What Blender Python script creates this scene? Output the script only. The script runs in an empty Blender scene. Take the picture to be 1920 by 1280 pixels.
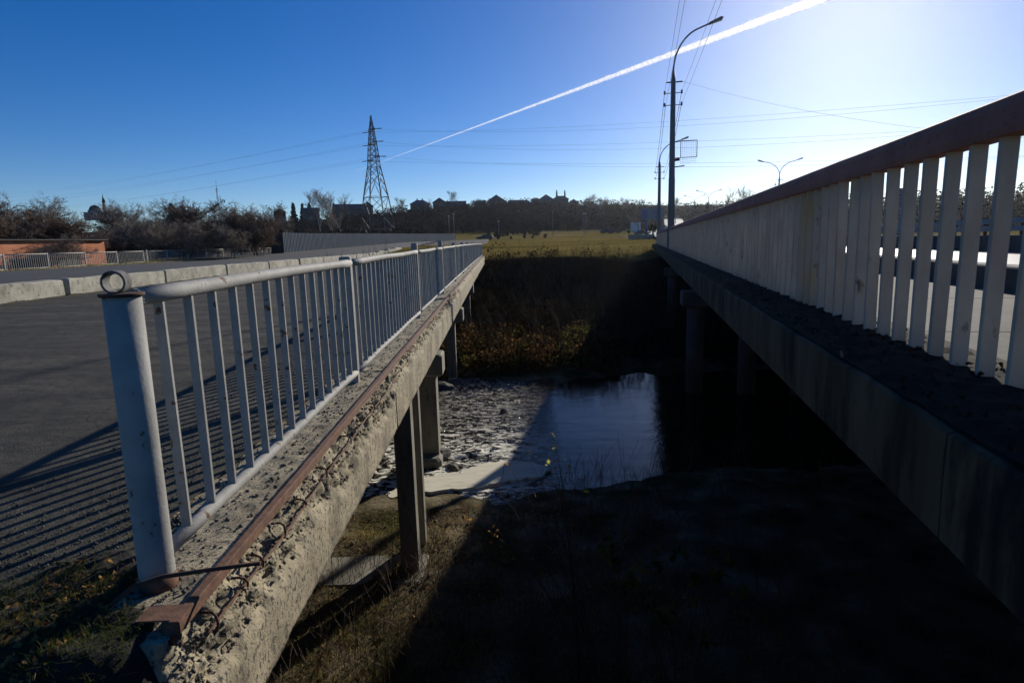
import bpy, bmesh, math, random
import numpy as np
from math import sin, cos, tan, pi, radians, sqrt, exp, atan2
from mathutils import Vector, Matrix, noise

rng = random.Random(7)
nr = np.random.RandomState(7)
C = bpy.context.scene.collection
S = bpy.context.scene

# ------------------------------------------------------------------ camera
EYE = 1.27
PITCH, ROLL, FOC = radians(9.476), radians(1.6), 1120.0
cam = bpy.data.cameras.new('camera'); co = bpy.data.objects.new('camera', cam); C.objects.link(co)
cam.sensor_width = 36; cam.lens = 36 * FOC / 1920; cam.clip_start = .05; cam.clip_end = 60000
ex = Vector((1, 0, 0)); fw = Vector((0, cos(PITCH), -sin(PITCH))); upv = Vector((0, sin(PITCH), cos(PITCH)))
rx = ex * cos(ROLL) - upv * sin(ROLL); ry = ex * sin(ROLL) + upv * cos(ROLL)
m = Matrix((rx, ry, -fw)).transposed().to_4x4(); m.translation = (0, 0, EYE)
co.matrix_world = m
cam.dof.use_dof = True; cam.dof.focus_distance = 12; cam.dof.aperture_fstop = 5.6
S.camera = co

# ------------------------------------------------------------------ world and sun
SUN_EL, SUN_AZ = radians(20.4), radians(28.74)
SUNV = Vector((cos(SUN_EL) * sin(SUN_AZ), cos(SUN_EL) * cos(SUN_AZ), sin(SUN_EL)))
w = bpy.data.worlds.new('World'); S.world = w; w.use_nodes = True
nt = w.node_tree; bg = nt.nodes['Background']
sky = nt.nodes.new('ShaderNodeTexSky'); sky.sky_type = 'NISHITA'; sky.sun_disc = False
sky.sun_elevation = SUN_EL; sky.sun_rotation = SUN_AZ; sky.altitude = 2500
sky.air_density = 1.0; sky.dust_density = 1.5; sky.ozone_density = 3.0
hs = nt.nodes.new('ShaderNodeHueSaturation'); hs.inputs['Saturation'].default_value = 1.36; hs.inputs['Hue'].default_value = .512
nt.links.new(sky.outputs[0], hs.inputs['Color']); nt.links.new(hs.outputs[0], bg.inputs[0]); bg.inputs[1].default_value = 0.1
sl = bpy.data.lights.new('sun', 'SUN'); sl.energy = 5.0; sl.angle = radians(.55); sl.color = (1, .93, .82)
so = bpy.data.objects.new('sun', sl); C.objects.link(so); so.rotation_euler = SUNV.to_track_quat('Z', 'Y').to_euler()
so.location = (0, 0, 60)
S.view_settings.view_transform = 'Standard'; S.view_settings.look = 'None'
S.view_settings.exposure = 0.0; S.view_settings.gamma = 1.0
S.cycles.max_bounces = 5; S.cycles.diffuse_bounces = 2; S.cycles.glossy_bounces = 3
S.cycles.transparent_max_bounces = 12; S.cycles.sample_clamp_indirect = 6

# ------------------------------------------------------------------ helpers
AL, AR = radians(-1.25), radians(12.43)

def W(X, s, z, a):
    return Vector((X * cos(a) + s * sin(a), -X * sin(a) + s * cos(a), z))

def at(az, D, z=0.0):
    a = radians(az); return Vector((D * sin(a), D * cos(a), z))

def elz(el, D):
    return EYE + D * tan(radians(el))

def tag(o, label=None, cat=None, group=None, kind=None):
    if label: o['label'] = label
    if cat: o['category'] = cat
    if group: o['group'] = group
    if kind: o['kind'] = kind
    return o

def empty(name, loc=(0, 0, 0), rz=0, label=None, cat=None, group=None, kind=None):
    o = bpy.data.objects.new(name, None); C.objects.link(o)
    o.location = loc; o.rotation_euler = (0, 0, rz); o.empty_display_size = .1
    return tag(o, label, cat, group, kind)

def link(name, me, mats=None, parent=None, loc=None, rot=None, scale=None):
    o = bpy.data.objects.new(name, me); C.objects.link(o)
    if mats is not None and len(me.materials) == 0:
        for mm in (mats if isinstance(mats, (list, tuple)) else [mats]): me.materials.append(mm)
    if parent: o.parent = parent
    if loc is not None: o.location = loc
    if rot is not None: o.rotation_euler = rot
    if scale is not None: o.scale = scale
    return o

def npmesh(name, V, F, smooth=False, midx=None):
    V = np.asarray(V, dtype=np.float32).reshape(-1, 3); F = np.asarray(F, dtype=np.int32)
    k = F.shape[1]; n = F.shape[0]
    me = bpy.data.meshes.new(name)
    me.vertices.add(len(V)); me.vertices.foreach_set('co', V.ravel())
    me.loops.add(n * k); me.loops.foreach_set('vertex_index', F.ravel())
    me.polygons.add(n); me.polygons.foreach_set('loop_start', np.arange(0, n * k, k, dtype=np.int32))
    me.polygons.foreach_set('loop_total', np.full(n, k, dtype=np.int32))
    if smooth: me.polygons.foreach_set('use_smooth', np.ones(n, dtype=bool))
    if midx is not None: me.polygons.foreach_set('material_index', np.asarray(midx, dtype=np.int32))
    me.update(calc_edges=True); me.validate()
    return me

class MB:
    """collects simple solids into one mesh"""
    def __init__(self): self.v = []; self.f = []; self.s = []
    def _add(self, vs, fs, smooth=False):
        b = len(self.v); self.v += [tuple(x) for x in vs]
        for f in fs: self.f.append([b + i for i in f]); self.s.append(smooth)
        return self
    def box(self, x0, x1, y0, y1, z0, z1, bev=0):
        if bev:
            b = bev; vs = []; 
            ring = [(x0 + b, y0), (x1 - b, y0), (x1, y0 + b), (x1, y1 - b), (x1 - b, y1), (x0 + b, y1), (x0, y1 - b), (x0, y0 + b)]
            cx, cy = (x0 + x1) / 2, (y0 + y1) / 2
            def sh(p): return (p[0] + (b if p[0] < cx else -b), p[1] + (b if p[1] < cy else -b))
            lv = [[(*sh(p), z0) for p in ring], [(*p, z0 + b) for p in ring], [(*p, z1 - b) for p in ring], [(*sh(p), z1) for p in ring]]
            for l in lv: vs += l
            fs = [list(range(7, -1, -1)), [24 + i for i in range(8)]]
            for k in range(3):
                for i in range(8): j = (i + 1) % 8; fs.append([k*8+i, k*8+j, (k+1)*8+j, (k+1)*8+i])
            return self._add(vs, fs)
        vs = [(x0,y0,z0),(x1,y0,z0),(x1,y1,z0),(x0,y1,z0),(x0,y0,z1),(x1,y0,z1),(x1,y1,z1),(x0,y1,z1)]
        return self._add(vs, [[3,2,1,0],[4,5,6,7],[0,1,5,4],[1,2,6,5],[2,3,7,6],[3,0,4,7]])
    def tube(self, pts, r, n=8, smooth=True, cap=True):
        pts = [Vector(p) for p in pts]; rs = r if isinstance(r, (list, tuple)) else [r] * len(pts)
        vs = []; u = None
        for i, p in enumerate(pts):
            d = (pts[min(i+1, len(pts)-1)] - pts[max(i-1, 0)]).normalized()
            if u is None:
                u = d.cross(Vector((0, 0, 1)))
                if u.length < .05: u = d.cross(Vector((1, 0, 0)))
            u = (u - d * u.dot(d)).normalized(); v = d.cross(u)
            for k in range(n):
                a = 2 * pi * k / n; vs.append(p + (u * cos(a) + v * sin(a)) * rs[i])
        fs = []
        for i in range(len(pts) - 1):
            for k in range(n): j = (k + 1) % n; fs.append([i*n+k, i*n+j, (i+1)*n+j, (i+1)*n+k])
        self._add(vs, fs, smooth)
        if cap:
            b = len(self.v) - len(vs)
            self.f.append([b + k for k in range(n - 1, -1, -1)]); self.s.append(False)
            self.f.append([b + (len(pts)-1)*n + k for k in range(n)]); self.s.append(False)
        return self
    def poly(self, vs, fs, smooth=False): return self._add(vs, fs, smooth)
    def prism(self, outline, y0, y1):
        """outline in x,z extruded along y"""
        n = len(outline); vs = [(x, y0, z) for x, z in outline] + [(x, y1, z) for x, z in outline]
        fs = [list(range(n)), list(range(2*n-1, n-1, -1))]
        for i in range(n): j = (i + 1) % n; fs.append([i, n+i, n+j, j])
        return self._add(vs, fs)
    def mesh(self, name):
        me = bpy.data.meshes.new(name); me.from_pydata(self.v, [], self.f)
        me.polygons.foreach_set('use_smooth', np.array(self.s, dtype=bool)); me.update()
        bm = bmesh.new(); bm.from_mesh(me); bmesh.ops.recalc_face_normals(bm, faces=bm.faces); bm.to_mesh(me); bm.free()
        return me
    def build(self, name, mat, parent=None, **k): return link(name, self.mesh(name), mat, parent, **k)

def segs_np(segs, n=3):
    """segments (k,8): p0 p1 r0 r1 -> verts, quads of little prisms"""
    s = np.asarray(segs, dtype=np.float64); p0, p1, r0, r1 = s[:, 0:3], s[:, 3:6], s[:, 6:7], s[:, 7:8]
    d = p1 - p0; d /= np.linalg.norm(d, axis=1, keepdims=True) + 1e-9
    ref = np.where(np.abs(d[:, 2:3]) > .9, np.array([[1., 0, 0]]), np.array([[0, 0, 1.]]))
    u = np.cross(d, ref); u /= np.linalg.norm(u, axis=1, keepdims=True) + 1e-9; v = np.cross(d, u)
    V = []
    for P, R in ((p0, r0), (p1, r1)):
        for k in range(n):
            a = 2 * pi * k / n; V.append(P + (u * cos(a) + v * sin(a)) * R)
    V = np.stack(V, 1); K = len(s); base = (np.arange(K) * 2 * n)[:, None]
    F = [base + np.array([[k, (k+1) % n, n + (k+1) % n, n + k]]) for k in range(n)]
    return V.reshape(-1, 3), np.concatenate(F, 0)

def quads_np(P, size, N=None, elong=1.4, seed=1):
    r = np.random.RandomState(seed); n = len(P)
    a = r.normal(size=(n, 3)); a /= np.linalg.norm(a, axis=1, keepdims=True)
    b = np.cross(a, r.normal(size=(n, 3))); b /= np.linalg.norm(b, axis=1, keepdims=True)
    sz = (size * (0.6 + .8 * r.rand(n)))[:, None] if np.ndim(size) == 0 else np.asarray(size)[:, None]
    a = a * sz * elong / 2; b = b * sz / 2
    V = np.stack([P - a, P - b * .9, P + a, P + b * .9], 1).reshape(-1, 3)
    return V, (np.arange(n) * 4)[:, None] + np.array([[0, 1, 2, 3]])

def blades_np(P, h, wd, lean=.5, seed=1, parts=2):
    """curved grass blades: tapered strips of quads"""
    r = np.random.RandomState(seed); n = len(P)
    h = np.broadcast_to(h, n) * (0.5 + r.rand(n)); an = r.rand(n) * 2 * pi; ln = lean * (r.rand(n) ** .7) * 1.3
    dx = np.stack([np.cos(an), np.sin(an), 0 * an], 1); side = np.stack([-np.sin(an + .5), np.cos(an + .5), 0 * an], 1) * wd / 2
    rows = []
    for k in range(parts + 1):
        t = k / parts
        c = P + dx * (h * ln * t ** 1.6)[:, None] + np.array([0, 0, 1.]) * (h * t * (1 - .25 * ln * t))[:, None]
        ww = side * (1 - .85 * t); rows += [c - ww, c + ww]
    V = np.stack(rows, 1); m_ = 2 * (parts + 1)
    F = [(np.arange(n) * m_)[:, None] + np.array([[2*k, 2*k+1, 2*k+3, 2*k+2]]) for k in range(parts)]
    return V.reshape(-1, 3), np.concatenate(F, 0)

def join_np(L):
    V = []; F = []; b = 0
    for v, f in L: V.append(v); F.append(f + b); b += len(v)
    return np.concatenate(V), np.concatenate(F)

def fbm(x, y, z=0.0, o=4):
    return noise.fractal(Vector((x, y, z)), 1.0, 2.0, o)

# ------------------------------------------------------------------ materials
def mat(name, c1, c2=None, scale=4.0, rough=.8, bump=0.0, bscale=None, c3=None, s3=20.0, t3=(.55, .65), metal=0.0, stretch=(1, 1, 1), detail=8.0, spec=.5, local=False, rr=None, t2=(.35, .65)):
    m = bpy.data.materials.new(name); m.use_nodes = True; t = m.node_tree; N = t.nodes; L = t.links
    b = N['Principled BSDF']; b.inputs['Roughness'].default_value = rough; b.inputs['Metallic'].default_value = metal
    b.inputs['Specular IOR Level'].default_value = spec
    if c2 is None and not bump: b.inputs['Base Color'].default_value = (*c1, 1); return m
    if local: src = N.new('ShaderNodeTexCoord').outputs['Object']
    else: src = N.new('ShaderNodeNewGeometry').outputs['Position']
    mp = N.new('ShaderNodeMapping'); mp.inputs['Scale'].default_value = stretch; L.new(src, mp.inputs[0])
    def nz(sc, dt=detail):
        n = N.new('ShaderNodeTexNoise'); n.inputs['Scale'].default_value = sc; n.inputs['Detail'].default_value = dt
        n.inputs['Roughness'].default_value = .62; L.new(mp.outputs[0], n.inputs['Vector']); return n.outputs['Fac']
    def ramp(f, lo, hi, a, bb):
        r = N.new('ShaderNodeValToRGB'); r.color_ramp.elements[0].position = lo; r.color_ramp.elements[1].position = hi
        r.color_ramp.elements[0].color = (*a, 1); r.color_ramp.elements[1].color = (*bb, 1); L.new(f, r.inputs[0]); return r.outputs[0]
    col = ramp(nz(scale), t2[0], t2[1], c1, c2 or c1)
    if c3 is not None:
        mk = ramp(nz(s3), t3[0], t3[1], (0, 0, 0), (1, 1, 1))
        mx = N.new('ShaderNodeMix'); mx.data_type = 'RGBA'; L.new(mk, mx.inputs[0]); L.new(col, mx.inputs[6]); mx.inputs[7].default_value = (*c3, 1); col = mx.outputs[2]
    L.new(col, b.inputs['Base Color'])
    if rr:
        mr = N.new('ShaderNodeMapRange'); L.new(nz(scale * 2.3), mr.inputs[0]); mr.inputs[3].default_value = rr[0]; mr.inputs[4].default_value = rr[1]; L.new(mr.outputs[0], b.inputs['Roughness'])
    if bump:
        bp = N.new('ShaderNodeBump'); bp.inputs['Strength'].default_value = 1.0; bp.inputs['Distance'].default_value = bump
        L.new(nz(bscale or scale * 6), bp.inputs['Height']); L.new(bp.outputs[0], b.inputs['Normal'])
    m['nodes'] = 1
    return m

def leafmat(name, c1, c2, scale=3.0, tr=.35):
    m = bpy.data.materials.new(name); m.use_nodes = True; t = m.node_tree; N = t.nodes; L = t.links
    N.remove(N['Principled BSDF']); out = N['Material Output']
    g = N.new('ShaderNodeNewGeometry'); n = N.new('ShaderNodeTexNoise'); n.inputs['Scale'].default_value = scale; L.new(g.outputs['Position'], n.inputs['Vector'])
    r = N.new('ShaderNodeValToRGB'); r.color_ramp.elements[0].position = .35; r.color_ramp.elements[1].position = .65
    r.color_ramp.elements[0].color = (*c1, 1); r.color_ramp.elements[1].color = (*c2, 1)
    mr = N.new('ShaderNodeMath'); mr.operation = 'MULTIPLY_ADD'; L.new(g.outputs['Random Per Island'], mr.inputs[0]); mr.inputs[1].default_value = .5; 
    ad = N.new('ShaderNodeMath'); ad.operation = 'SUBTRACT'; L.new(n.outputs['Fac'], ad.inputs[0]); ad.inputs[1].default_value = .25; L.new(ad.outputs[0], mr.inputs[2]); L.new(mr.outputs[0], r.inputs[0])
    d = N.new('ShaderNodeBsdfDiffuse'); tl = N.new('ShaderNodeBsdfTranslucent'); mx = N.new('ShaderNodeMixShader'); mx.inputs[0].default_value = tr
    L.new(r.outputs[0], d.inputs[0]); L.new(r.outputs[0], tl.inputs[0]); L.new(d.outputs[0], mx.inputs[1]); L.new(tl.outputs[0], mx.inputs[2]); L.new(mx.outputs[0], out.inputs[0])
    return m

M = {}
M['paint'] = mat('grey_paint', (.27, .262, .235), (.34, .332, .298), 9, .75, .0016, 70, c3=(.11, .05, .025), s3=13, t3=(.62, .66), rr=(.6, .85), spec=.25)
M['rust'] = mat('rust', (.10, .046, .024), (.20, .10, .055), 22, .85, .002, 120, c3=(.09, .035, .02), s3=40, t3=(.55, .68))
M['darkrust'] = mat('dark_rust', (.05, .025, .016), (.11, .05, .028), 30, .9, .001, 150)
M['white'] = mat('aged_white_paint', (.30, .258, .205), (.41, .358, .285), 5, .8, .001, 60, c3=(.08, .05, .03), s3=11, t3=(.63, .72), stretch=(1, 1, .4), spec=.2)
M['brown'] = mat('brown_paint', (.19, .075, .05), (.27, .115, .08), 3, .8, .001, 50, c3=(.06, .035, .03), s3=25, t3=(.58, .7))
M['conc'] = mat('spalled_concrete', (.16, .135, .088), (.42, .36, .24), 3.5, .95, .007, 95, c3=(.085, .075, .058), s3=42, t3=(.53, .60), stretch=(1, 1, .7), t2=(.3, .6))
M['conc2'] = mat('grey_concrete', (.16, .148, .115), (.28, .26, .205), 2.2, .9, .002, 40, c3=(.07, .07, .065), s3=6, t3=(.56, .7), stretch=(1, 1, .35))
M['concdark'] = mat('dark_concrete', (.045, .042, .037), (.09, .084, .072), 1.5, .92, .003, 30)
M['gunk'] = mat('kerb_grime', (.010, .008, .005), (.026, .021, .014), 9, .95, .008, 45, c3=(.09, .085, .075), s3=50, t3=(.70, .75), spec=.1)
M['side'] = mat('pavement_concrete', (.11, .10, .078), (.16, .147, .115), 2, .9, .001, 120, c3=(.05, .045, .04), s3=14, t3=(.64, .7), spec=.15)
M['block'] = mat('barrier_concrete', (.21, .195, .15), (.40, .375, .295), 1.7, .9, .003, 30, c3=(.10, .095, .08), s3=9, t3=(.57, .66))
M['grass_bl'] = leafmat('dry_grass_blades', (.12, .12, .035), (.5, .37, .16), 1.2, .55)
M['weed'] = leafmat('green_weeds', (.035, .055, .012), (.14, .14, .04), 2.5, .4)
M['bark'] = mat('dark_bark', (.028, .022, .017), (.055, .043, .034), 6, .9)
M['birch'] = mat('pale_bark', (.22, .20, .17), (.34, .31, .27), 3, .8, c3=(.04, .035, .03), s3=5, t3=(.56, .64))
M['twig'] = mat('twigs', (.15, .118, .09), (.26, .205, .155), 1.5, .9)
M['redtwig'] = mat('russet_twigs', (.10, .066, .045), (.17, .12, .085), 1.5, .9)
M['scrub'] = leafmat('bare_scrub', (.020, .016, .013), (.06, .045, .034), .05, .15)
M['scrub2'] = leafmat('greenish_scrub', (.022, .028, .016), (.07, .065, .035), .05, .2)
M['pine'] = leafmat('spruce_needles', (.008, .016, .009), (.018, .03, .014), .3, .1)
M['yleaf'] = leafmat('yellow_leaves', (.20, .17, .03), (.42, .38, .06), 3, .5)
M['oleaf'] = leafmat('orange_leaves', (.16, .06, .02), (.42, .22, .06), 3, .5)
M['steel'] = mat('galvanised_steel', (.16, .17, .18), (.22, .235, .25), 2, .55, metal=.2)
M['pole'] = mat('painted_pole', (.085, .095, .11), (.11, .12, .135), 1, .55)
M['wire'] = mat('wire', (.02, .02, .022))
M['lat'] = mat('lattice_steel', (.06, .045, .035), (.22, .20, .18), .5, .6, t2=(.45, .6))
M['stone'] = mat('river_stone', (.07, .065, .055), (.17, .155, .13), 5, .85, .01, 20, local=True)
M['glass'] = mat('window_glass', (.03, .035, .045), rough=.08)
M['black'] = mat('black_rubber', (.012, .012, .012))

def asphalt():
    m = bpy.data.materials.new('old_asphalt'); m.use_nodes = True; t = m.node_tree; N = t.nodes; L = t.links; b = N['Principled BSDF']
    g = N.new('ShaderNodeNewGeometry').outputs['Position']
    def nz(sc, dt=5, st=(1, 1, 1)):
        mp = N.new('ShaderNodeMapping'); mp.inputs['Scale'].default_value = st; L.new(g, mp.inputs[0])
        n = N.new('ShaderNodeTexNoise'); n.inputs['Scale'].default_value = sc; n.inputs['Detail'].default_value = dt; L.new(mp.outputs[0], n.inputs['Vector']); return n.outputs['Fac']
    def ramp(f, pts):
        r = N.new('ShaderNodeValToRGB'); e = r.color_ramp.elements
        e[0].position, e[0].color = pts[0][0], (*pts[0][1], 1); e[1].position, e[1].color = pts[-1][0], (*pts[-1][1], 1)
        for p, c in pts[1:-1]: q = e.new(p); q.color = (*c, 1)
        L.new(f, r.inputs[0]); return r.outputs[0]
    big = ramp(nz(1.1, 9, (.25, 1.3, 1)), [(.3, (.032, .029, .023)), (.5, (.053, .049, .038)), (.68, (.078, .071, .055))])
    grit = ramp(nz(150, 3), [(.36, (.35, .35, .35)), (.5, (1, 1, 1)), (.66, (1.9, 1.85, 1.7))])
    mx = N.new('ShaderNodeMix'); mx.data_type = 'RGBA'; mx.blend_type = 'MULTIPLY'; mx.inputs[0].default_value = 1; L.new(big, mx.inputs[6]); L.new(grit, mx.inputs[7])
    # mossy dirt gathered beside the railing
    sp = N.new('ShaderNodeSeparateXYZ'); L.new(g, sp.inputs[0])
    mr = N.new('ShaderNodeMapRange'); L.new(sp.outputs[0], mr.inputs[0]); mr.inputs[1].default_value = -2.9; mr.inputs[2].default_value = -1.5
    md = N.new('ShaderNodeMath'); md.operation = 'MULTIPLY'; L.new(mr.outputs[0], md.inputs[0]); L.new(ramp(nz(6, 8), [(.42, (0, 0, 0)), (.6, (1, 1, 1))]), md.inputs[1])
    mx2 = N.new('ShaderNodeMix'); mx2.data_type = 'RGBA'; L.new(md.outputs[0], mx2.inputs[0]); L.new(mx.outputs[2], mx2.inputs[6]); L.new(ramp(nz(60, 4), [(.4, (.035, .034, .018)), (.6, (.095, .088, .055))]), mx2.inputs[7])
    vo = N.new('ShaderNodeTexVoronoi'); vo.feature = 'DISTANCE_TO_EDGE'; vo.inputs['Scale'].default_value = .55
    dm_ = N.new('ShaderNodeVectorMath'); dm_.operation = 'MULTIPLY_ADD'; nn = N.new('ShaderNodeTexNoise'); nn.inputs['Scale'].default_value = 1.5; nn.inputs['Detail'].default_value = 6; L.new(g, nn.inputs['Vector'])
    L.new(nn.outputs['Color'], dm_.inputs[0]); dm_.inputs[1].default_value = (.9, .9, .9); L.new(g, dm_.inputs[2]); L.new(dm_.outputs[0], vo.inputs['Vector'])
    ck = N.new('ShaderNodeMix'); ck.data_type = 'RGBA'; ck.blend_type = 'MULTIPLY'; ck.inputs[0].default_value = 1; L.new(mx2.outputs[2], ck.inputs[6]); L.new(ramp(vo.outputs['Distance'], [(.002, (.55, .55, .55)), (.008, (1, 1, 1))]), ck.inputs[7])
    L.new(ck.outputs[2], b.inputs['Base Color']); b.inputs['Roughness'].default_value = .9; b.inputs['Specular IOR Level'].default_value = .25
    bp = N.new('ShaderNodeBump'); bp.inputs['Distance'].default_value = .006; L.new(nz(110, 4), bp.inputs['Height'])
    bp2 = N.new('ShaderNodeBump'); bp2.inputs['Distance'].default_value = .05; L.new(nz(2.2, 3), bp2.inputs['Height']); L.new(bp.outputs[0], bp2.inputs['Normal']); L.new(bp2.outputs[0], b.inputs['Normal'])
    return m
M['asph'] = asphalt()
M['road'] = mat('worn_road', (.10, .098, .09), (.15, .145, .135), 1.2, .5, .0015, 60)

def groundmat():
    m = bpy.data.materials.new('ground_soil_and_grass'); m.use_nodes = True; t = m.node_tree; N = t.nodes; L = t.links; b = N['Principled BSDF']
    g = N.new('ShaderNodeNewGeometry').outputs['Position']; sp = N.new('ShaderNodeSeparateXYZ'); L.new(g, sp.inputs[0])
    def nz(sc, dt=6, st=(1, 1, 1)):
        mp = N.new('ShaderNodeMapping'); mp.inputs['Scale'].default_value = st; L.new(g, mp.inputs[0])
        n = N.new('ShaderNodeTexNoise'); n.inputs['Scale'].default_value = sc; n.inputs['Detail'].default_value = dt; L.new(mp.outputs[0], n.inputs['Vector']); return n.outputs['Fac']
    def ramp(f, pts):
        r = N.new('ShaderNodeValToRGB'); e = r.color_ramp.elements
        e[0].position, e[0].color = pts[0][0], (*pts[0][1], 1); e[1].position, e[1].color = pts[-1][0], (*pts[-1][1], 1)
        for p, c in pts[1:-1]: q = e.new(p); q.color = (*c, 1)
        L.new(f, r.inputs[0]); return r.outputs[0]
    def mix(f, a, bb):
        x = N.new('ShaderNodeMix'); x.data_type = 'RGBA'; L.new(f, x.inputs[0]); L.new(a, x.inputs[6]); L.new(bb, x.inputs[7]); return x.outputs[2]
    def mrange(v, lo, hi):
        r = N.new('ShaderNodeMapRange'); L.new(v, r.inputs[0]); r.inputs[1].default_value = lo; r.inputs[2].default_value = hi; return r.outputs[0]
    field = ramp(nz(.11, 8, (.35, 1, 1)), [(.32, (.09, .085, .022)), (.47, (.19, .15, .042)), (.66, (.28, .20, .068))])
    field = mix(ramp(nz(1.6, 6, (.3, 1, 1)), [(.45, (0, 0, 0)), (.7, (1, 1, 1))]), field, ramp(nz(9, 3), [(.3, (.06, .055, .018)), (.7, (.17, .12, .04))]))
    soil = ramp(nz(1.3, 9), [(.32, (.035, .029, .018)), (.5, (.11, .092, .058)), (.68, (.20, .168, .115))])
    soil = mix(ramp(nz(.6, 6), [(.5, (0, 0, 0)), (.62, (1, 1, 1))]), soil, ramp(nz(14, 4), [(.3, (.02, .026, .01)), (.7, (.07, .065, .025))]))
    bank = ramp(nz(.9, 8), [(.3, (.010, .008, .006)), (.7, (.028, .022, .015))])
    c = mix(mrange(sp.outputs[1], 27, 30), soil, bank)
    c = mix(mrange(sp.outputs[1], 54.2, 55), c, field)
    hill = ramp(nz(.06, 6), [(.35, (.018, .016, .010)), (.65, (.035, .03, .018))])
    c = mix(mrange(sp.outputs[1], 225, 250), c, hill)
    L.new(c, b.inputs['Base Color']); b.inputs['Roughness'].default_value = 1; b.inputs['Specular IOR Level'].default_value = 0.0
    bp = N.new('ShaderNodeBump'); bp.inputs['Distance'].default_value = .05; L.new(nz(9, 8), bp.inputs['Height']); L.new(bp.outputs[0], b.inputs['Normal'])
    return m
M['ground'] = groundmat()

def watermat():
    m = bpy.data.materials.new('river_water'); m.use_nodes = True; t = m.node_tree; N = t.nodes; L = t.links; b = N['Principled BSDF']
    g = N.new('ShaderNodeNewGeometry').outputs['Position']; sp = N.new('ShaderNodeSeparateXYZ'); L.new(g, sp.inputs[0])
    def nz(sc, dt=6, st=(1, 1, 1), dis=0):
        mp = N.new('ShaderNodeMapping'); mp.inputs['Scale'].default_value = st; L.new(g, mp.inputs[0])
        n = N.new('ShaderNodeTexNoise'); n.inputs['Scale'].default_value = sc; n.inputs['Detail'].default_value = dt; n.inputs['Distortion'].default_value = dis; L.new(mp.outputs[0], n.inputs['Vector']); return n.outputs['Fac']
    def ramp(f, lo, hi, a, bb):
        r = N.new('ShaderNodeValToRGB'); e = r.color_ramp.elements; e[0].position, e[0].color = lo, (*a, 1); e[1].position, e[1].color = hi, (*bb, 1); L.new(f, r.inputs[0]); return r.outputs[0]
    base = ramp(nz(.7), .35, .65, (.008, .006, .003), (.035, .023, .010))
    # foam threads only where the water breaks over the stones (left reach)
    mr = N.new('ShaderNodeMapRange'); L.new(sp.outputs[0], mr.inputs[0]); mr.inputs[1].default_value = 1.6; mr.inputs[2].default_value = -.6
    mq = N.new('ShaderNodeMapRange'); L.new(sp.outputs[1], mq.inputs[0]); mq.inputs[1].default_value = 20.5; mq.inputs[2].default_value = 17.8; mq.inputs[3].default_value = .35
    q = N.new('ShaderNodeMath'); q.operation = 'MULTIPLY'; L.new(mr.outputs[0], q.inputs[0]); L.new(mq.outputs[0], q.inputs[1])
    f = N.new('ShaderNodeMath'); f.operation = 'MULTIPLY'; L.new(q.outputs[0], f.inputs[0]); L.new(ramp(nz(2.2, 6, (.7, 1.5, 1), 2.0), .505, .535, (0, 0, 0), (1, 1, 1)), f.inputs[1])
    mx = N.new('ShaderNodeMix'); mx.data_type = 'RGBA'; glint = N.new('ShaderNodeMath'); glint.operation = 'MULTIPLY'; L.new(mr.outputs[0], glint.inputs[0]); L.new(ramp(nz(17, 2, (.7, 1.3, 1), .8), .61, .64, (0, 0, 0), (.85, .85, .85)), glint.inputs[1])  # small white specks paint sun glitter into the colour of the rapids
    mxx = N.new('ShaderNodeMath'); mxx.operation = 'MAXIMUM'; L.new(f.outputs[0], mxx.inputs[0]); L.new(glint.outputs[0], mxx.inputs[1])
    L.new(mxx.outputs[0], mx.inputs[0]); L.new(base, mx.inputs[6]); mx.inputs[7].default_value = (.85, .83, .72, 1)
    L.new(mx.outputs[2], b.inputs['Base Color'])
    rr = N.new('ShaderNodeMapRange'); L.new(f.outputs[0], rr.inputs[0]); rr.inputs[3].default_value = .04; rr.inputs[4].default_value = .75; L.new(rr.outputs[0], b.inputs['Roughness'])
    b.inputs['IOR'].default_value = 1.33; b.inputs['Specular IOR Level'].default_value = .26
    bp = N.new('ShaderNodeBump'); st = N.new('ShaderNodeMapRange'); L.new(mr.outputs[0], st.inputs[0]); st.inputs[3].default_value = .006; st.inputs[4].default_value = .14
    L.new(st.outputs[0], bp.inputs['Distance']); L.new(nz(5, 9, (1, 2.0, 1), .8), bp.inputs['Height']); L.new(bp.outputs[0], b.inputs['Normal'])
    return m
M['water'] = watermat()

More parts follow.
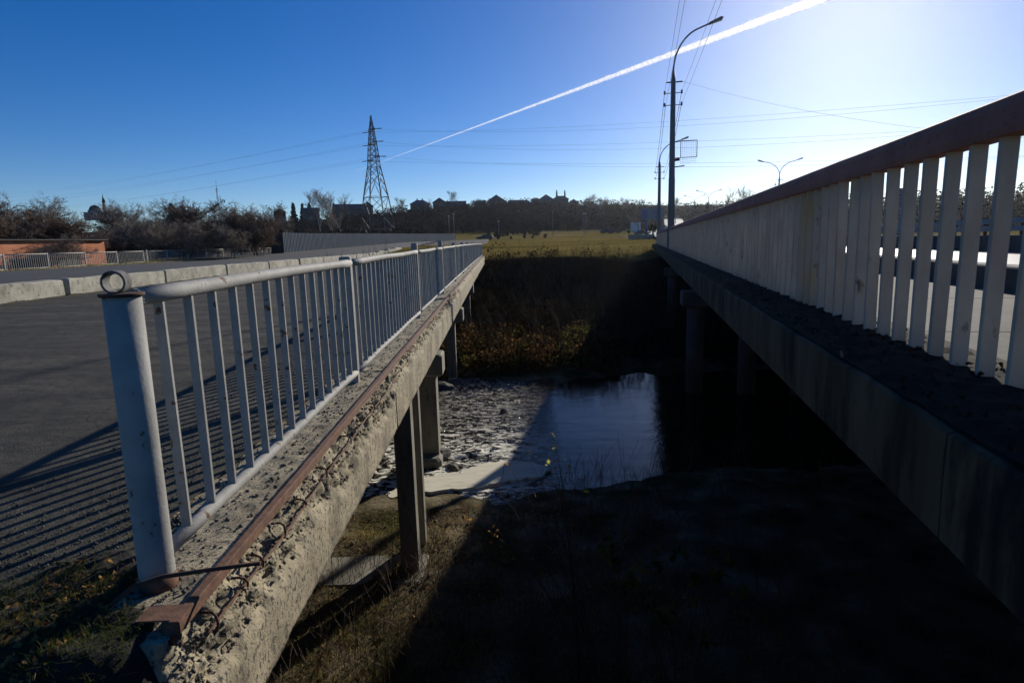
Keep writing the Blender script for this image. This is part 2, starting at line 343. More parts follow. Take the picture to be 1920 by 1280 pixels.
# ------------------------------------------------------------------ terrain
YK = [-80, -2, -.6, .5, 1.2, 2.0, 4.0, 5.2, 9, 12.8, 14.2, 15.8, 24.5, 26.8, 28.5, 44, 46.3, 54.3, 56.5, 80, 110, 150, 180, 210, 240, 300, 380, 450, 700, 5000]
ZK = [-.1, -.25, -.32, -.5, -1.0, -2.0, -4.1, -4.55, -4.7, -4.78, -5.0, -5.7, -5.7, -5.05, -4.75, -4.05, -3.8, -.25, 0, .7, 1.1, 1.5, 2.2, 3.4, 5.3, 12, 22, 25, 27, 27]
def ground_z(x, y, n=True):
    r = y if y < 57 else 57 + (sqrt(x * x * .8 + y * y) - sqrt(x * x * .8 + 57 ** 2)) if y > 57 else y
    wig = 0
    if 12 < y < 60: wig = .5 * sin(x * .35 + 1) + .35 * sin(x * .9) + (1.5 * fbm(x * .16, 3.3) * min(1, (y - 30) / 15) * min(1, (60 - y) / 4) if y > 30 else 0)
    sh_ = 1.15 * min(1, max(0, (x + .2) / 1.4)) if 9 < y < 22 else 0
    if y < 13: sh_ *= (y - 9) / 4
    z = float(np.interp((y + wig - sh_) if y < 57 else r, YK, ZK))
    if y >= 57 and x < -40: z = max(z, 0)
    if n:
        if y < 2.5: z += .03 * fbm(x * 2, y * 2)
        elif y < 56: z += .07 * fbm(x * 1.1, y * 1.1) + .03 * fbm(x * 5, y * 5)
        else: z += .10 * fbm(x * .05, y * .05, 3) + (2.2 * fbm(x * .01, y * .01, 9) if r > 280 else 0)
    return z
xs = sorted(set([round(v, 3) for v in list(np.arange(-10, 12, .16)) + list(np.arange(-60, -10, 1.6)) + list(np.arange(12, 60, 1.6)) + list(np.arange(-300, -60, 10)) + list(np.arange(60, 301, 10)) + [-1300, -900, -700, -550, -420, 420, 550, 700, 900, 1300]]))
ys = sorted(set([round(v, 3) for v in list(np.arange(-1, 28, .16)) + list(np.arange(28, 58, .4)) + list(np.arange(58, 130, 2.5)) + list(np.arange(130, 420, 7)) + [-300, -80, -30, -10, -4, -2, 430, 460, 520, 600, 700, 900, 1300]]))
V = [(x, y, ground_z(x, y)) for y in ys for x in xs]; nx = len(xs)
j, i = np.meshgrid(np.arange(len(ys) - 1), np.arange(nx - 1), indexing='ij'); b0 = (j * nx + i).ravel()
# approach side left of the camera is roadway: keep natural ground below it
V = np.array(V, dtype=np.float32)
msk = (V[:, 1] < 2.2) & (V[:, 0] < -1.0); V[msk, 2] = np.minimum(V[msk, 2], -.75)
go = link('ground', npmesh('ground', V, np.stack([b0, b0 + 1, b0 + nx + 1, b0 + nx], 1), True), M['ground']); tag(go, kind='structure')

# soil shoulder where the asphalt crumbles away in front of the deck end
def shoulder_z(X, s):
    edge = 2.15 + min(.45, max(0, X + 2) * 1.0) + .08 * fbm(X * 2.5, 1)
    n = .05 * fbm(X * 5, s * 5, 2) + .03 * fbm(X * 16, s * 16, 2); d = s - edge
    if d > 0: z = -.015 - d * .2
    elif s > 1.76: z = .016 + .45 * n
    else: z = .016 - (1.76 - s) * .75 + n
    if X > -1.46 and s > 1.98: z -= .14 * min(1, (X + 1.46) / .06, (s - 1.98) / .06)
    if X > -1.22: z -= .2 * min(1, (X + 1.22) / .06)
    return z
Xs = np.concatenate([np.arange(-9, -3, .12), np.arange(-3, -1.16, .03)]); Ss = np.concatenate([np.arange(-1.6, .6, .1), np.arange(.6, 2.9, .03)])
V = [W(X, s, shoulder_z(X, s), AL) for s in Ss for X in Xs]; n_ = len(Xs)
j, i = np.meshgrid(np.arange(len(Ss) - 1), np.arange(n_ - 1), indexing='ij'); b0 = (j * n_ + i).ravel()
M['soil'] = mat('dark_soil', (.008, .007, .005), (.022, .018, .012), 5, .95, .02, 25)
tag(link('soil_shoulder', npmesh('soil_shoulder', V, np.stack([b0, b0+1, b0+n_+1, b0+n_], 1), True), M['soil']), kind='structure')

# ------------------------------------------------------------------ water
xs = np.arange(-7, 8, .075); ys = np.arange(12.9, 27.6, .075)
V = np.zeros((len(ys) * len(xs), 3), dtype=np.float32); k = 0
for y in ys:
    for x in xs:
        rap = max(0, min(1, (1.2 - x) / 1.6)) * (1.0 if y < 19.5 else .6)
        z = (.0045 + .075 * rap) * noise.fractal(Vector((x * 1.1, y * 2.2, .5)), 1, 2, 3)
        V[k] = (x, y, -5.0 + z); k += 1
n_ = len(xs); j, i = np.meshgrid(np.arange(len(ys) - 1), np.arange(n_ - 1), indexing='ij'); b0 = (j * n_ + i).ravel()
F = np.stack([b0, b0+1, b0+n_+1, b0+n_], 1)
# calm continuation left and right
ext = np.array([(-120, 12.9, -5), (-7, 12.9, -5), (-7, 27.525, -5), (-120, 27.525, -5), (7.925, 12.9, -5), (120, 12.9, -5), (120, 27.525, -5), (7.925, 27.525, -5)], dtype=np.float32)
nb = len(V); V = np.concatenate([V, ext]); F = np.concatenate([F, [[nb, nb+1, nb+2, nb+3], [nb+4, nb+5, nb+6, nb+7]]])
tag(link('river_water', npmesh('river_water', V, F, True), M['water']), kind='structure')

# foam sheet by the near bank
M['foam'] = mat('cream_foam', (.62, .58, .44), (.78, .73, .58), 3, .85, .004, 30, c3=(.33, .30, .22), s3=5, t3=(.60, .72), stretch=(.4, 2.5, 1))
def outline_patch(pts, n, amp, seed):
    P = []
    for a in range(len(pts)):
        p, q = Vector(pts[a]), Vector(pts[(a + 1) % len(pts)])
        for k in range(n):
            t = k / n; c = p.lerp(q, t); P.append((c.x + amp * fbm(c.x * 4, c.y * 4, seed), c.y + amp * fbm(c.x * 4, c.y * 4, seed + 5)))
    return P
mb = MB(); out = outline_patch([(-3.2, 14.1), (-2.3, 14.35), (-1.1, 14.55), (-.1, 14.95), (.75, 15.2), (.95, 15.7), (.45, 16.3), (-.45, 16.45), (-1.1, 16.05), (-1.5, 15.65), (-2.1, 15.5), (-2.9, 15.0)], 9, .12, 3)
n_ = len(out); mb.poly([(x, y, -4.93 + .012 * fbm(x, y)) for x, y in out] + [(x, y, -5.03) for x, y in out], [list(range(n_))] + [[a, (a+1) % n_, n_ + (a+1) % n_, n_ + a] for a in range(n_)])
tag(mb.build('river_foam', M['foam']), 'pale cream foam sheet floating against the near river bank', 'foam')

# stones
def stone_mesh(seed, sub=2):
    bm = bmesh.new(); bmesh.ops.create_icosphere(bm, subdivisions=sub, radius=1)
    for v in bm.verts:
        d = 1 + .38 * noise.noise(v.co * 1.1 + Vector((seed * 7.1, 0, 0))) + .12 * noise.noise(v.co * 3 + Vector((seed, 3, 0)))
        v.co *= d
    me = bpy.data.meshes.new('stone'); bm.to_mesh(me); bm.free(); me.materials.append(M['stone'])
    return me
SM = [stone_mesh(k) for k in range(4)]
stones = [(-2.25, 17.0, .42, 'broken concrete lump at the foot of the square pier column'), (-1.75, 16.2, .28, 'angular stone between the pier foot and the foam'),
          (-3.1, 25.6, .6, 'large pale boulder at the foot of the third pier'), (-2.6, 26.2, .45, 'smaller boulder beside the large one at the far pier'),
          (-.35, 21.6, .22, 'flat stone breaking the rapids in midstream')]
for k, (x, y, r, lb) in enumerate(stones):
    o = link('river_stone', SM[k % 4], None, None, (x, y, -5.0 - r * .05), (rng.random() * 3, rng.random() * .4, rng.random() * 6), (r, r * .8, r * .55)); tag(o, lb, 'stone', 'stones lying in the river')

# ------------------------------------------------------------------ left bridge (old footbridge side)
def camber(s): return .075 * sin(pi * min(max(s, 0), 58) / 58)
SE = 58.0
lb = empty('concrete_bridge', (0, 0, 0), -AL, 'old concrete road bridge on the left with crumbling edge and rusty steel strip', 'bridge')
# deck slab and girders
mb = MB(); mb.box(-31.5, -1.74, 2.45, SE, -.42, -.02); mb.build('deck_slab', M['concdark'], lb)
for X in [-1.95, -3.9, -6.2, -8.5, -10.8, -13.1, -16, -19, -22, -25, -28, -30.6]:
    MB().box(X - .2, X + .2, 2.2, SE - .1, -1.18, -.42).build('girder', M['concdark'], lb)
M['edgebeam'] = M['conc']
joints = [1.8, 5.95, 17.0, 29.0, 41.0, 53.0, SE]
def edge_piece(s0, s1):
    ds = .028 if s0 < 5 else (.06 if s0 < 17 else .2)
    n = max(2, int((s1 - s0 - .03) / ds)); ss = np.linspace(s0 + .012, s1 - .012, n)
    prof = [(X, 0.0, 't') for X in np.linspace(-1.72, -1.13, 22)] + [(-1.13 + .055 * min(1, q * 3), -q * .62, 'f') for q in np.linspace(.04, 1, 26)] + [(-1.25, -.64, 'b'), (-1.7, -.64, 'b'), (-1.75, -.3, 'b')]
    V = []
    for s in ss:
        lim = .34 + .14 * fbm(s * 1.4, 4) + (.0 if s < 5.9 else -.12 if s < 17 else -.2)
        for (X, z, kd) in prof:
            n1 = noise.fractal(Vector((X * 14, s * 14, z * 14)), 1, 2, 4)
            if kd == 't':
                edgef = min(1, max(0, (-1.3 - X) / .05)); d = .012 * n1 - .012 - .02 * max(0, noise.noise(Vector((X * 5, s * 5, 1))))
                V.append((X, s, z + d + camber(s) * 1))
            elif kd == 'f':
                q = -z
                sp = max(0, min(1, (lim - q) / .05)); 
                d = sp * (-.035 + .042 * n1 - .045 * abs(noise.noise(Vector((0, s * 7, z * 9))))) + (1 - sp) * .004 * n1
                if q < .08: d = min(d, .0) 
                V.append((X + d, s, z + camber(s) + (.012 * fbm(s * 3, 7) if q > .6 else 0)))
            else: V.append((X, s, z + camber(s)))
    np_ = len(prof); V = np.array(V); j, i = np.meshgrid(np.arange(n - 1), np.arange(np_), indexing='ij'); b_ = (j * np_).ravel(); ii = i.ravel()
    F = np.stack([b_ + ii, b_ + (ii + 1) % np_, b_ + np_ + (ii + 1) % np_, b_ + np_ + ii], 1)
    me = bpy.data.meshes.new('edge_beam'); fl = [list(f) for f in F.tolist()] + [list(range(np_)), [(n-1)*np_ + k for k in range(np_ - 1, -1, -1)]]
    me.from_pydata([tuple(v) for v in V], [], fl)
    bm = bmesh.new(); bm.from_mesh(me); bmesh.ops.recalc_face_normals(bm, faces=bm.faces); bm.to_mesh(me); bm.free()
    me.polygons.foreach_set('use_smooth', np.ones(len(me.polygons), dtype=bool))
    return link('edge_beam', me, M['edgebeam'], lb)
for a, b_ in zip(joints[:-1], joints[1:]): edge_piece(a, b_)
# loose aggregate
pts = []; sz = []
for _ in range(5200):
    s = 1.85 + (rng.random() ** 1.6) * 14
    if rng.random() < .6: X = rng.uniform(-1.62, -1.22); z = -.012
    else:
        q = rng.random() * .34 * (1 if s < 6 else .6); X = -1.115 + .03 * q; z = -.03 - q
    pts.append((X, s, z + camber(s))); sz.append(.003 + .011 * rng.random() ** 2.5)
def pebbles(pts, sz, seed):
    r = np.random.RandomState(seed); P = np.array(pts); n = len(P)
    o = np.array([(1,0,0),(-1,0,0),(0,1,0),(0,-1,0),(0,0,1),(0,0,-1)], dtype=float)
    V = P[:, None, :] + o[None] * np.array(sz)[:, None, None] * (0.6 + .7 * r.rand(n, 6, 1)) + r.normal(size=(n, 6, 3)) * np.array(sz)[:, None, None] * .18
    f = np.array([(0,2,4),(2,1,4),(1,3,4),(3,0,4),(2,0,5),(1,2,5),(3,1,5),(0,3,5)])
    return V.reshape(-1, 3), ((np.arange(n) * 6)[:, None, None] + f[None]).reshape(-1, 3)
M['agg'] = mat('loose_aggregate', (.03, .028, .023), (.15, .135, .11), 60, .85)
V, F = pebbles(pts, sz, 5); tag(link('loose_aggregate', npmesh('loose_aggregate', V, F), M['agg'], lb), kind='stuff')
# rusty channel along the edge
def strip(s0, s1):
    mb = MB(); n = max(2, int((s1 - s0) / (.05 if s0 < 8 else .4))); rows = [s0 + (s1 - s0) * k / n for k in range(n + 1)]
    prof = [(-1.112, -.012), (-1.106, -.012), (-1.106, .030), (-1.110, .033), (-1.142, .033), (-1.142, .026), (-1.112, .026)]
    vs = [(X + .004 * fbm(s * .8, 3) + .0015 * fbm(s * 9, X * 40), s, z + camber(s) + .0015 * fbm(s * 11, z * 50)) for s in rows for X, z in prof]; p = len(prof)
    fs = [[k*p+i, k*p+(i+1) % p, (k+1)*p+(i+1) % p, (k+1)*p+i] for k in range(n) for i in range(p)] + [list(range(p)), [n*p + i for i in range(p - 1, -1, -1)]]
    mb.poly(vs, fs); return mb.build('steel_strip', M['rust'], lb)
for a, b_ in ((1.86, 7.0), (7.02, 17.3), (17.6, 29), (29.1, 41), (41.1, 53), (53.1, 57.9)): strip(a, b_)
o = MB().box(-1.26, -1.108, 1.87, 1.96, .034, .040).box(-1.17, -1.108, 1.86, 1.868, -.05, .033).build('end_plate', M['rust'], lb)
for s in (7.0, 12.4, 19.5, 25.0):
    MB().box(-1.16, -1.055, s, s + .28, camber(s) - .012, camber(s) + .0).build('steel_tab', M['rust'], lb)
# exposed reinforcement
pp = [(-1.082 - .022 * (.5 + .5 * sin(s * 4.1)) , s, -.13 + .012 * sin(s * 3.3) + camber(s)) for s in np.arange(1.95, 6.9, .12)]
MB().tube(pp, .006, 6).build('long_rebar', M['rust'], lb)
for k, s in enumerate([2.06, 2.30, 2.47, 2.78, 3.05, 3.5, 4.1, 4.95, 6.4]):
    a = rng.uniform(-.02, .02); h = rng.uniform(.05, .12); f = .7 if k % 3 else 1
    tl_ = rng.uniform(-.05, .06); pp = [(-1.15, s + a, -.075), (-1.105, s + a * .5, -.072), (-1.085, s + tl_ * .3, -.082), (-1.076, s + tl_ * .7, -.105), (-1.082, s + tl_, -.11 - h * f * .35)]
    MB().tube([(x, y, z + camber(s)) for x, y, z in pp], .0055, 6).build('stirrup', M['darkrust'], lb)
# piers
def pier(s, Xs, cw, cd, cap, ztop, zb, capX0=-31, capX1=-1.62):
    if cap:
        mb = MB(); mb.box(capX0, capX1, s - .45, s + .45, ztop, ztop + .62, .05); mb.build('pier_cap', M['conc2'], lb)
        MB().box(capX0 + .3, capX1 - .25, s - .3, s + .3, ztop + .62, -1.18).build('bearing_block', M['concdark'], lb)
    for X in Xs: MB().box(X - cw, X + cw, s - cd, s + cd, zb, ztop, .02).build('column', M['conc2'], lb)
pier(10.45, [-1.78, -3.6, -5.4, -7.2], .16, .16, False, -1.18, -5.0)
pier(11.35, [-1.73], .13, .13, False, -1.18, -5.0)
MB().box(-12, -1.5, 9.9, 10.0 + .95, -5.2, -4.71, .04).build('footing', M['conc2'], lb)
pier(16.9, [-2.1, -6, -10, -15, -20, -26], .26, .3, True, -2.42, -5.8)
pier(27.6, [-2.25, -6, -10, -15, -20, -26], .22, .25, True, -2.3, -5.9)
pier(40.5, [-2.1, -6, -10, -15, -20, -26], .22, .25, True, -2.1, -4.5)
pier(51.5, [-2.0, -6, -10, -15, -20, -26], .22, .25, True, -1.85, -3.0)
MB().box(-2.75, -1.75, 16.2, 17.6, -5.6, -4.75, .08).build('footing', M['conc2'], lb)
MB().box(-31, -1.5, 2.4, 3.0, -4.6, -.45).build('abutment', M['concdark'], lb)
MB().box(-31, -1.5, SE - .5, SE + .2, -3.4, -.45).build('abutment', M['concdark'], lb)
# asphalt
V = []; ss = np.arange(-30, 150, 1.0); XX = np.concatenate([np.arange(-12.9, -1.6, .25), [-1.6]])
def rz(X, s): return camber(s)
V = [W(X, max(s, 0) if False else s, .0 + (camber(s) if 0 < s < 58 else (0 if s < 58 else (s - 58) * .022)), AL) for s in ss for X in XX]
n_ = len(XX); j, i = np.meshgrid(np.arange(len(ss) - 1), np.arange(n_ - 1), indexing='ij')
keep = (ss[j.ravel()] >= 2.0); b0 = (j * n_ + i).ravel()[keep]
tag(link('road_asphalt', npmesh('road_asphalt', V, np.stack([b0, b0+1, b0+n_+1, b0+n_], 1), True), M['asph']), kind='structure')
V = [W(X, s, .01 + (.30 * min(1, max(0, (-13.2 - X) / 4))) + (0 if s < 58 else (s - 58) * .024) - (0 if s > 58 or s < 0 else 0) + camber(s), AL) for s in ss for X in np.arange(-34, -12.6, .7)]
n_ = len(np.arange(-34, -12.6, .7)); j, i = np.meshgrid(np.arange(len(ss) - 1), np.arange(n_ - 1), indexing='ij'); b0 = (j * n_ + i).ravel()[ss[j.ravel()] >= 2]
M['asph2'] = mat('far_lane_asphalt', (.028, .027, .025), (.042, .041, .038), .8, .9)
tag(link('road_far_lane', npmesh('road_far_lane', V, np.stack([b0, b0+1, b0+n_+1, b0+n_], 1), True), M['asph2']), kind='structure')
# grass verge in front of the far railing
V, F = blades_np(np.array([W(rng.uniform(-29.7, -28.2), rng.uniform(30, 84), .36, AL)[:] for _ in range(4500)]), .13, .03, .8, 3)
V3, F3 = blades_np(np.array([W(-12.62 + abs(rng.gauss(0, .10)), rng.uniform(13, 60), .01, AL)[:] for _ in range(5000)]), .07, .012, .9, 4); V, F = join_np([(V, F), (V3, F3)])
tag(link('verge_grass', npmesh('verge_grass', V, F), M['grass_bl']), kind='stuff')
M['vsoil'] = mat('verge_dry_soil', (.07, .06, .03), (.16, .13, .07), 3, .95)
MB().box(-30.4, -28.0, 28, 88, .30, .345).build('verge_soil', M['vsoil'], None, rot=(0, 0, -AL))['kind'] = 'structure'

# concrete barrier blocks
def block_mesh(seed):
    mb = MB(); mb.box(-.22, .22, .05, 5.22, 0, .5, .035); me = mb.mesh('barrier_block')
    bm = bmesh.new(); bm.from_mesh(me); bmesh.ops.subdivide_edges(bm, edges=[e for e in bm.edges if e.calc_length() > 3], cuts=30)
    for v in bm.verts: v.co += Vector((0.02, .0, .025)) * noise.noise(v.co * 2.2 + Vector((seed * 5, 0, 0)))
    bm.to_mesh(me); bm.free(); me.materials.append(M['block']); return me
BM = [block_mesh(k) for k in range(4)]
ords = ['first', 'second', 'third', 'fourth', 'fifth', 'sixth', 'seventh', 'eighth', 'ninth', 'tenth', 'eleventh', 'twelfth', 'thirteenth', 'fourteenth']
for k in range(13):
    s = 12.75 + 5.32 * k; p = W(-12.95, s, camber(s) - .012 + (0 if s < 58 else (s - 58) * .022), AL)
    o = link('barrier_block', BM[k % 4], None, None, p, (rng.uniform(-.004, .004), 0, -AL + rng.uniform(-.006, .006)))
    tag(o, ords[k] + ' pale concrete block of the road divider counted from the left edge', 'concrete block', 'concrete blocks of the road divider')

# ------------------------------------------------------------------ left railing
lr = empty('bridge_railing', W(-1.35, 2.17, 0, AL), -AL, 'grey painted pipe railing with thick round end post on the left bridge', 'railing')
def L2(X, s, z): return (X + 1.35, s - 2.17, z)
ps = [5.52 + 4.68 * k for k in range(12)]; ps = [p for p in ps if p < 57.6] + [57.8]
mb = MB(); mb.tube([L2(-1.35, 2.17, -.04), L2(-1.35, 2.17, .02), L2(-1.347, 2.17, .55), L2(-1.343, 2.17, 1.115)], [.064, .063, .0615, .0615], 40)
mb.build('end_post', M['paint'], lr)
MB().tube([L2(-1.343, 2.17, 1.116), L2(-1.343, 2.17, 1.128)], [.071, .073], 28).build('post_cap', M['darkrust'], lr)
M['ringpaint'] = mat('weathered_dark_paint', (.09, .09, .088), (.17, .165, .155), 30, .85, .002, 120, c3=(.06, .03, .02), s3=40, t3=(.52, .6))
# ring of short pipe standing on the cap
mb = MB(); n = 36; vs = []; fs = []
for k in range(n):
    a = 2 * pi * k / n
    for (r, y) in ((.0415, -.025), (.0415, .025), (.0335, .025), (.0335, -.025)): vs.append((r * cos(a), y, r * sin(a)))
for k in range(n):
    for q in range(4): fs.append([k*4+q, k*4+(q+1) % 4, ((k+1) % n)*4+(q+1) % 4, ((k+1) % n)*4+q])
mb.poly(vs, fs, False); o = mb.build('pipe_ring', M['ringpaint'], lr, loc=L2(-1.350, 2.16, 1.167), rot=(0, 0, .12))
# weld blobs
def blobs(pts, r, mat_, name, parent, seed=0):
    mb = MB()
    for k, p in enumerate(pts):
        for q in range(3):
            c = Vector(p) + Vector((rng.uniform(-1, 1), rng.uniform(-1, 1), rng.uniform(-.6, .6))) * r * .8; rr = r * rng.uniform(.5, .9)
            o6 = [(1,0,0),(0,1,0),(-1,0,0),(0,-1,0),(0,0,1),(0,0,-1)]
            mb.poly([c + Vector(v) * rr for v in o6], [[0,1,4],[1,2,4],[2,3,4],[3,0,4],[1,0,5],[2,1,5],[3,2,5],[0,3,5]], True)
    return mb.build(name, mat_, parent)
prev = 2.17; zt = 1.10; zl = .085
for k, p in enumerate(ps):
    s0 = prev + (.055 if k == 0 else .0); s1 = p - .0
    n = 10; seg = [s0 + (s1 - s0) * q / n for q in range(n + 1)]
    up = .0 if k == 0 else .0
    MB().tube([L2(-1.345, s, zt + camber(s) + .004 * sin(s * 2)) for s in seg], .034, 14).build('top_rail', M['paint'], lr)
    MB().tube([L2(-1.35, s, zl + camber(s) - (.0 if k else .0) + .004 * sin(s * 3)) for s in seg], .030, 14).build('lower_rail', M['paint'], lr)
    h = [1.165, 1.26, 1.30, 1.24, 1.23, 1.22, 1.2, 1.19, 1.18, 1.17, 1.16, 1.15, 1.15][k]
    MB().box(-.05, .05, -.045, .045, -.03, h, .008).build('post', M['paint'], lr, loc=L2(-1.375, p, camber(p) - .01))
    prev = p
bm1 = MB(); bm1.box(-.019, .019, -.010, .010, 0, .97, .002); bal = bm1.mesh('baluster')
bal.materials.append(M['paint'])
wp = []
prev = 2.17
for k, p in enumerate(ps):
    n = 15 if k == 0 else 21; a0 = prev + (.02 if k == 0 else 0)
    for q in range(1, n):
        s = a0 + (p - a0) * q / n
        o = link('baluster', bal, None, lr, L2(-1.35, s, camber(s) + zl + .015), (rng.gauss(0, .004), rng.gauss(0, .003), rng.gauss(0, .04)))
        if s < 9: wp += [L2(-1.345, s, zt + camber(s) - .038), L2(-1.35, s, zl + camber(s) + .035)]
    prev = p
o = blobs(wp, .010, M['paint'], 'weld_beads', lr); o['kind'] = 'stuff'
ring = [(L2(-1.345, 2.25, zt)[0] + .035 * cos(a), L2(0, 2.233, 0)[1], zt + .035 * sin(a)) for a in np.linspace(0, 2 * pi, 16)]
o = blobs(ring, .009, M['paint'], 'weld_beads', lr); o['kind'] = 'stuff'
mb = MB().tube([L2(-1.35, 2.17, -.035), L2(-1.35, 2.17, .045)], [.068, .065], 24); mb.build('rusted_foot', M['rust'], lr)
# bent rebar by the post foot
mb = MB(); mb.tube([W(*q, AL) for q in [(-1.60, 2.02, .0), (-1.50, 1.98, .0), (-1.43, 1.99, .02), (-1.36, 2.04, .07), (-1.27, 2.07, .085), (-1.10, 2.10, .09), (-.93, 2.12, .097)]], .0085, 10)
tag(mb.build('steel_rod', M['darkrust']), 'bent black reinforcing rod sticking out past the foot of the end post', 'steel rod')

# ------------------------------------------------------------------ right bridge
rb = empty('road_bridge', (0, 0, 0), -AR, 'newer concrete road bridge on the right with shaded grey edge beam', 'bridge')
RE = 62.0
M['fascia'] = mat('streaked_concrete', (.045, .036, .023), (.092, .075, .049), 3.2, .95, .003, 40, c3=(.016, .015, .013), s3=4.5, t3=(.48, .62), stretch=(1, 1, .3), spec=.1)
prev = -2.0
for sj in (2.02, 8.2, 14.4, 20.6, 26.8, 33, 39.2, 45.4, 51.6, 57.8, RE):
    mb = MB(); n = max(2, int((sj - prev) / .12)); rows = np.linspace(prev + .006, sj - .006, n)
    prof = [(.93, .30), (.925, .48), (.93, .645), (.945, .66), (1.62, .675), (1.62, .45), (1.05, .30)]; p = len(prof)
    vs = [(X + (.006 * noise.noise(Vector((s * 4, z * 4, 1))) if i < 3 else 0), s, z + (.010 * fbm(s * 4, z * 9, X * 9) if i == 3 else 0)) for s in rows for i, (X, z) in enumerate(prof)]
    fs = [[k*p+i, k*p+(i+1) % p, (k+1)*p+(i+1) % p, (k+1)*p+i] for k in range(n - 1) for i in range(p)] + [list(range(p)), [(n-1)*p + i for i in range(p - 1, -1, -1)]]
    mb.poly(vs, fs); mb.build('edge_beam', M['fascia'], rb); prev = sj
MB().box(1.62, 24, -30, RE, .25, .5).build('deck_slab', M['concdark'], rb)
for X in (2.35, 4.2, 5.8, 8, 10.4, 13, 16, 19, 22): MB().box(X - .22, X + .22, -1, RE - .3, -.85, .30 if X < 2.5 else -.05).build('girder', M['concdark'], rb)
# grime and gravel along the ledge
Xs = np.linspace(.952, 1.56, 16); Ss = np.concatenate([np.arange(-1, 8, .04), np.arange(8, RE, .25)])
V = [(X, s, .668 + .028 * max(0, fbm(X * 9, s * 9)) * min(1, (X - .93) / .06) + .014 * sin(pi * (X - .95) / .62)) for s in Ss for X in Xs]
n_ = len(Xs); j, i = np.meshgrid(np.arange(len(Ss) - 1), np.arange(n_ - 1), indexing='ij'); b0 = (j * n_ + i).ravel()
tag(link('ledge_grime', npmesh('ledge_grime', V, np.stack([b0, b0+1, b0+n_+1, b0+n_], 1), True), M['gunk'], rb), kind='stuff')
pts = [(rng.uniform(.96, 1.55), -1 + 16 * rng.random() ** 1.4, .685 + rng.random() * .012) for _ in range(2200)]
V, F = pebbles(pts, [.003 + .009 * rng.random() ** 2 for _ in pts], 8); tag(link('loose_grit', npmesh('loose_grit', V, F), M['gunk'], rb), kind='stuff')
# pavement slabs, kerb, carriageway
M['sideline'] = M['gunk']
for k in range(32):
    s = -2 + 2.0 * k; MB().box(1.585, 3.28, s + .006, s + 1.994, .50, .668, .004).build('pavement_slab', M['side'], rb)
MB().box(3.30, 3.42, -2, RE, .5, .672).build('kerb_strip', M['side'], rb)
for k in range(16):
    s = -2 + 4 * k; MB().box(3.44, 3.72, s + .01, s + 3.99, .50, .90, .015).build('kerb_stone', M['concdark'], rb)
MB().box(3.74, 10.9, -30, RE, .495, .535).build('carriageway', M['road'], rb)
for k in range(16):
    s = -2 + 4 * k; MB().box(10.9, 11.25, s + .01, s + 3.99, .5, 1.05, .02).build('median_block', M['concdark'], rb)
MB().box(11.3, 24, -30, RE, .497, .54).build('second_carriageway', M['asph2'], rb)
# pier: its shade is put into the colour, darker concrete than the left columns
MB().box(1.52, 16, 24.2, 25.4, -1.45, -.85, .06).build('pier_cap', M['concdark'], rb)
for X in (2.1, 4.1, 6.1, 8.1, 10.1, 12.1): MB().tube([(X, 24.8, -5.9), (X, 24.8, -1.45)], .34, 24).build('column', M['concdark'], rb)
MB().box(1.6, 14, 24.0, 25.6, -5.9, -5.2, .08).build('pile_cap', M['concdark'], rb)
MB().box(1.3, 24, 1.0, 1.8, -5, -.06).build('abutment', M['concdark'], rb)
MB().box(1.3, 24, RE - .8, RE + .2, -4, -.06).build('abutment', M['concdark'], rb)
# second pier, deeper in shade and with the same shade-darkened colour
MB().box(1.52, 16, 43.4, 44.4, -1.45, -.85, .06).build('pier_cap', M['concdark'], rb)
for X in (2.1, 4.1, 6.1): MB().tube([(X, 43.9, -4.6), (X, 43.9, -1.45)], .34, 16).build('column', M['concdark'], rb)

# white slat parapet
pr = empty('slat_railing', W(1.36, -1, .66, AR), -AR, 'tall railing of worn white upright slats under a brown handrail on the right bridge', 'railing')
def R2(X, s, z): return (X - 1.36, s + 1, z - .66)
mb = MB(); slat = mb.box(-.031, .031, -.014, .014, 0, .985, .003).mesh('slat'); slat.materials.append(M['white'])
M['whitey'] = mat('yellow_stained_paint', (.27, .20, .09), (.28, .26, .22), 6, .6, .001, 60, c3=(.12, .045, .015), s3=12, t3=(.60, .68), stretch=(1, 1, .4))
slat2 = slat.copy(); slat2.materials.clear(); slat2.materials.append(M['whitey'])
s = 1.45; k = 0
while s < RE - .2:
    yl = (5.2 < s < 5.75)
    link('slat', slat2 if yl else slat, None, pr, R2(1.36 + rng.gauss(0, .002), s, .665), (rng.gauss(0, .006), rng.gauss(0, .006), rng.gauss(0, .05)))
    s += .2115; k += 1
prof = [(-.050, 0), (.050, 0), (.056, .03), (.056, .10), (.045, .135), (.015, .15), (-.015, .15), (-.045, .135), (-.056, .10), (-.056, .03)]
prev = -1
for sj in (8.2, 20.6, 33, 45.4, RE):
    rows = np.linspace(prev, sj, int((sj - prev) * 3)); p = len(prof); mb = MB()
    vs = [(R2(1.36 + X + .003 * fbm(s, 2), s, 0)[0], R2(0, s, 0)[1], 1.612 - .66 + z + .003 * fbm(s * 2, 5)) for s in rows for X, z in prof]
    fs = [[q*p+i, q*p+(i+1) % p, (q+1)*p+(i+1) % p, (q+1)*p+i] for q in range(len(rows) - 1) for i in range(p)] + [list(range(p)), [(len(rows)-1)*p + i for i in range(p - 1, -1, -1)]]
    mb.poly(vs, fs); mb.build('handrail', M['brown'], pr); prev = sj + .004

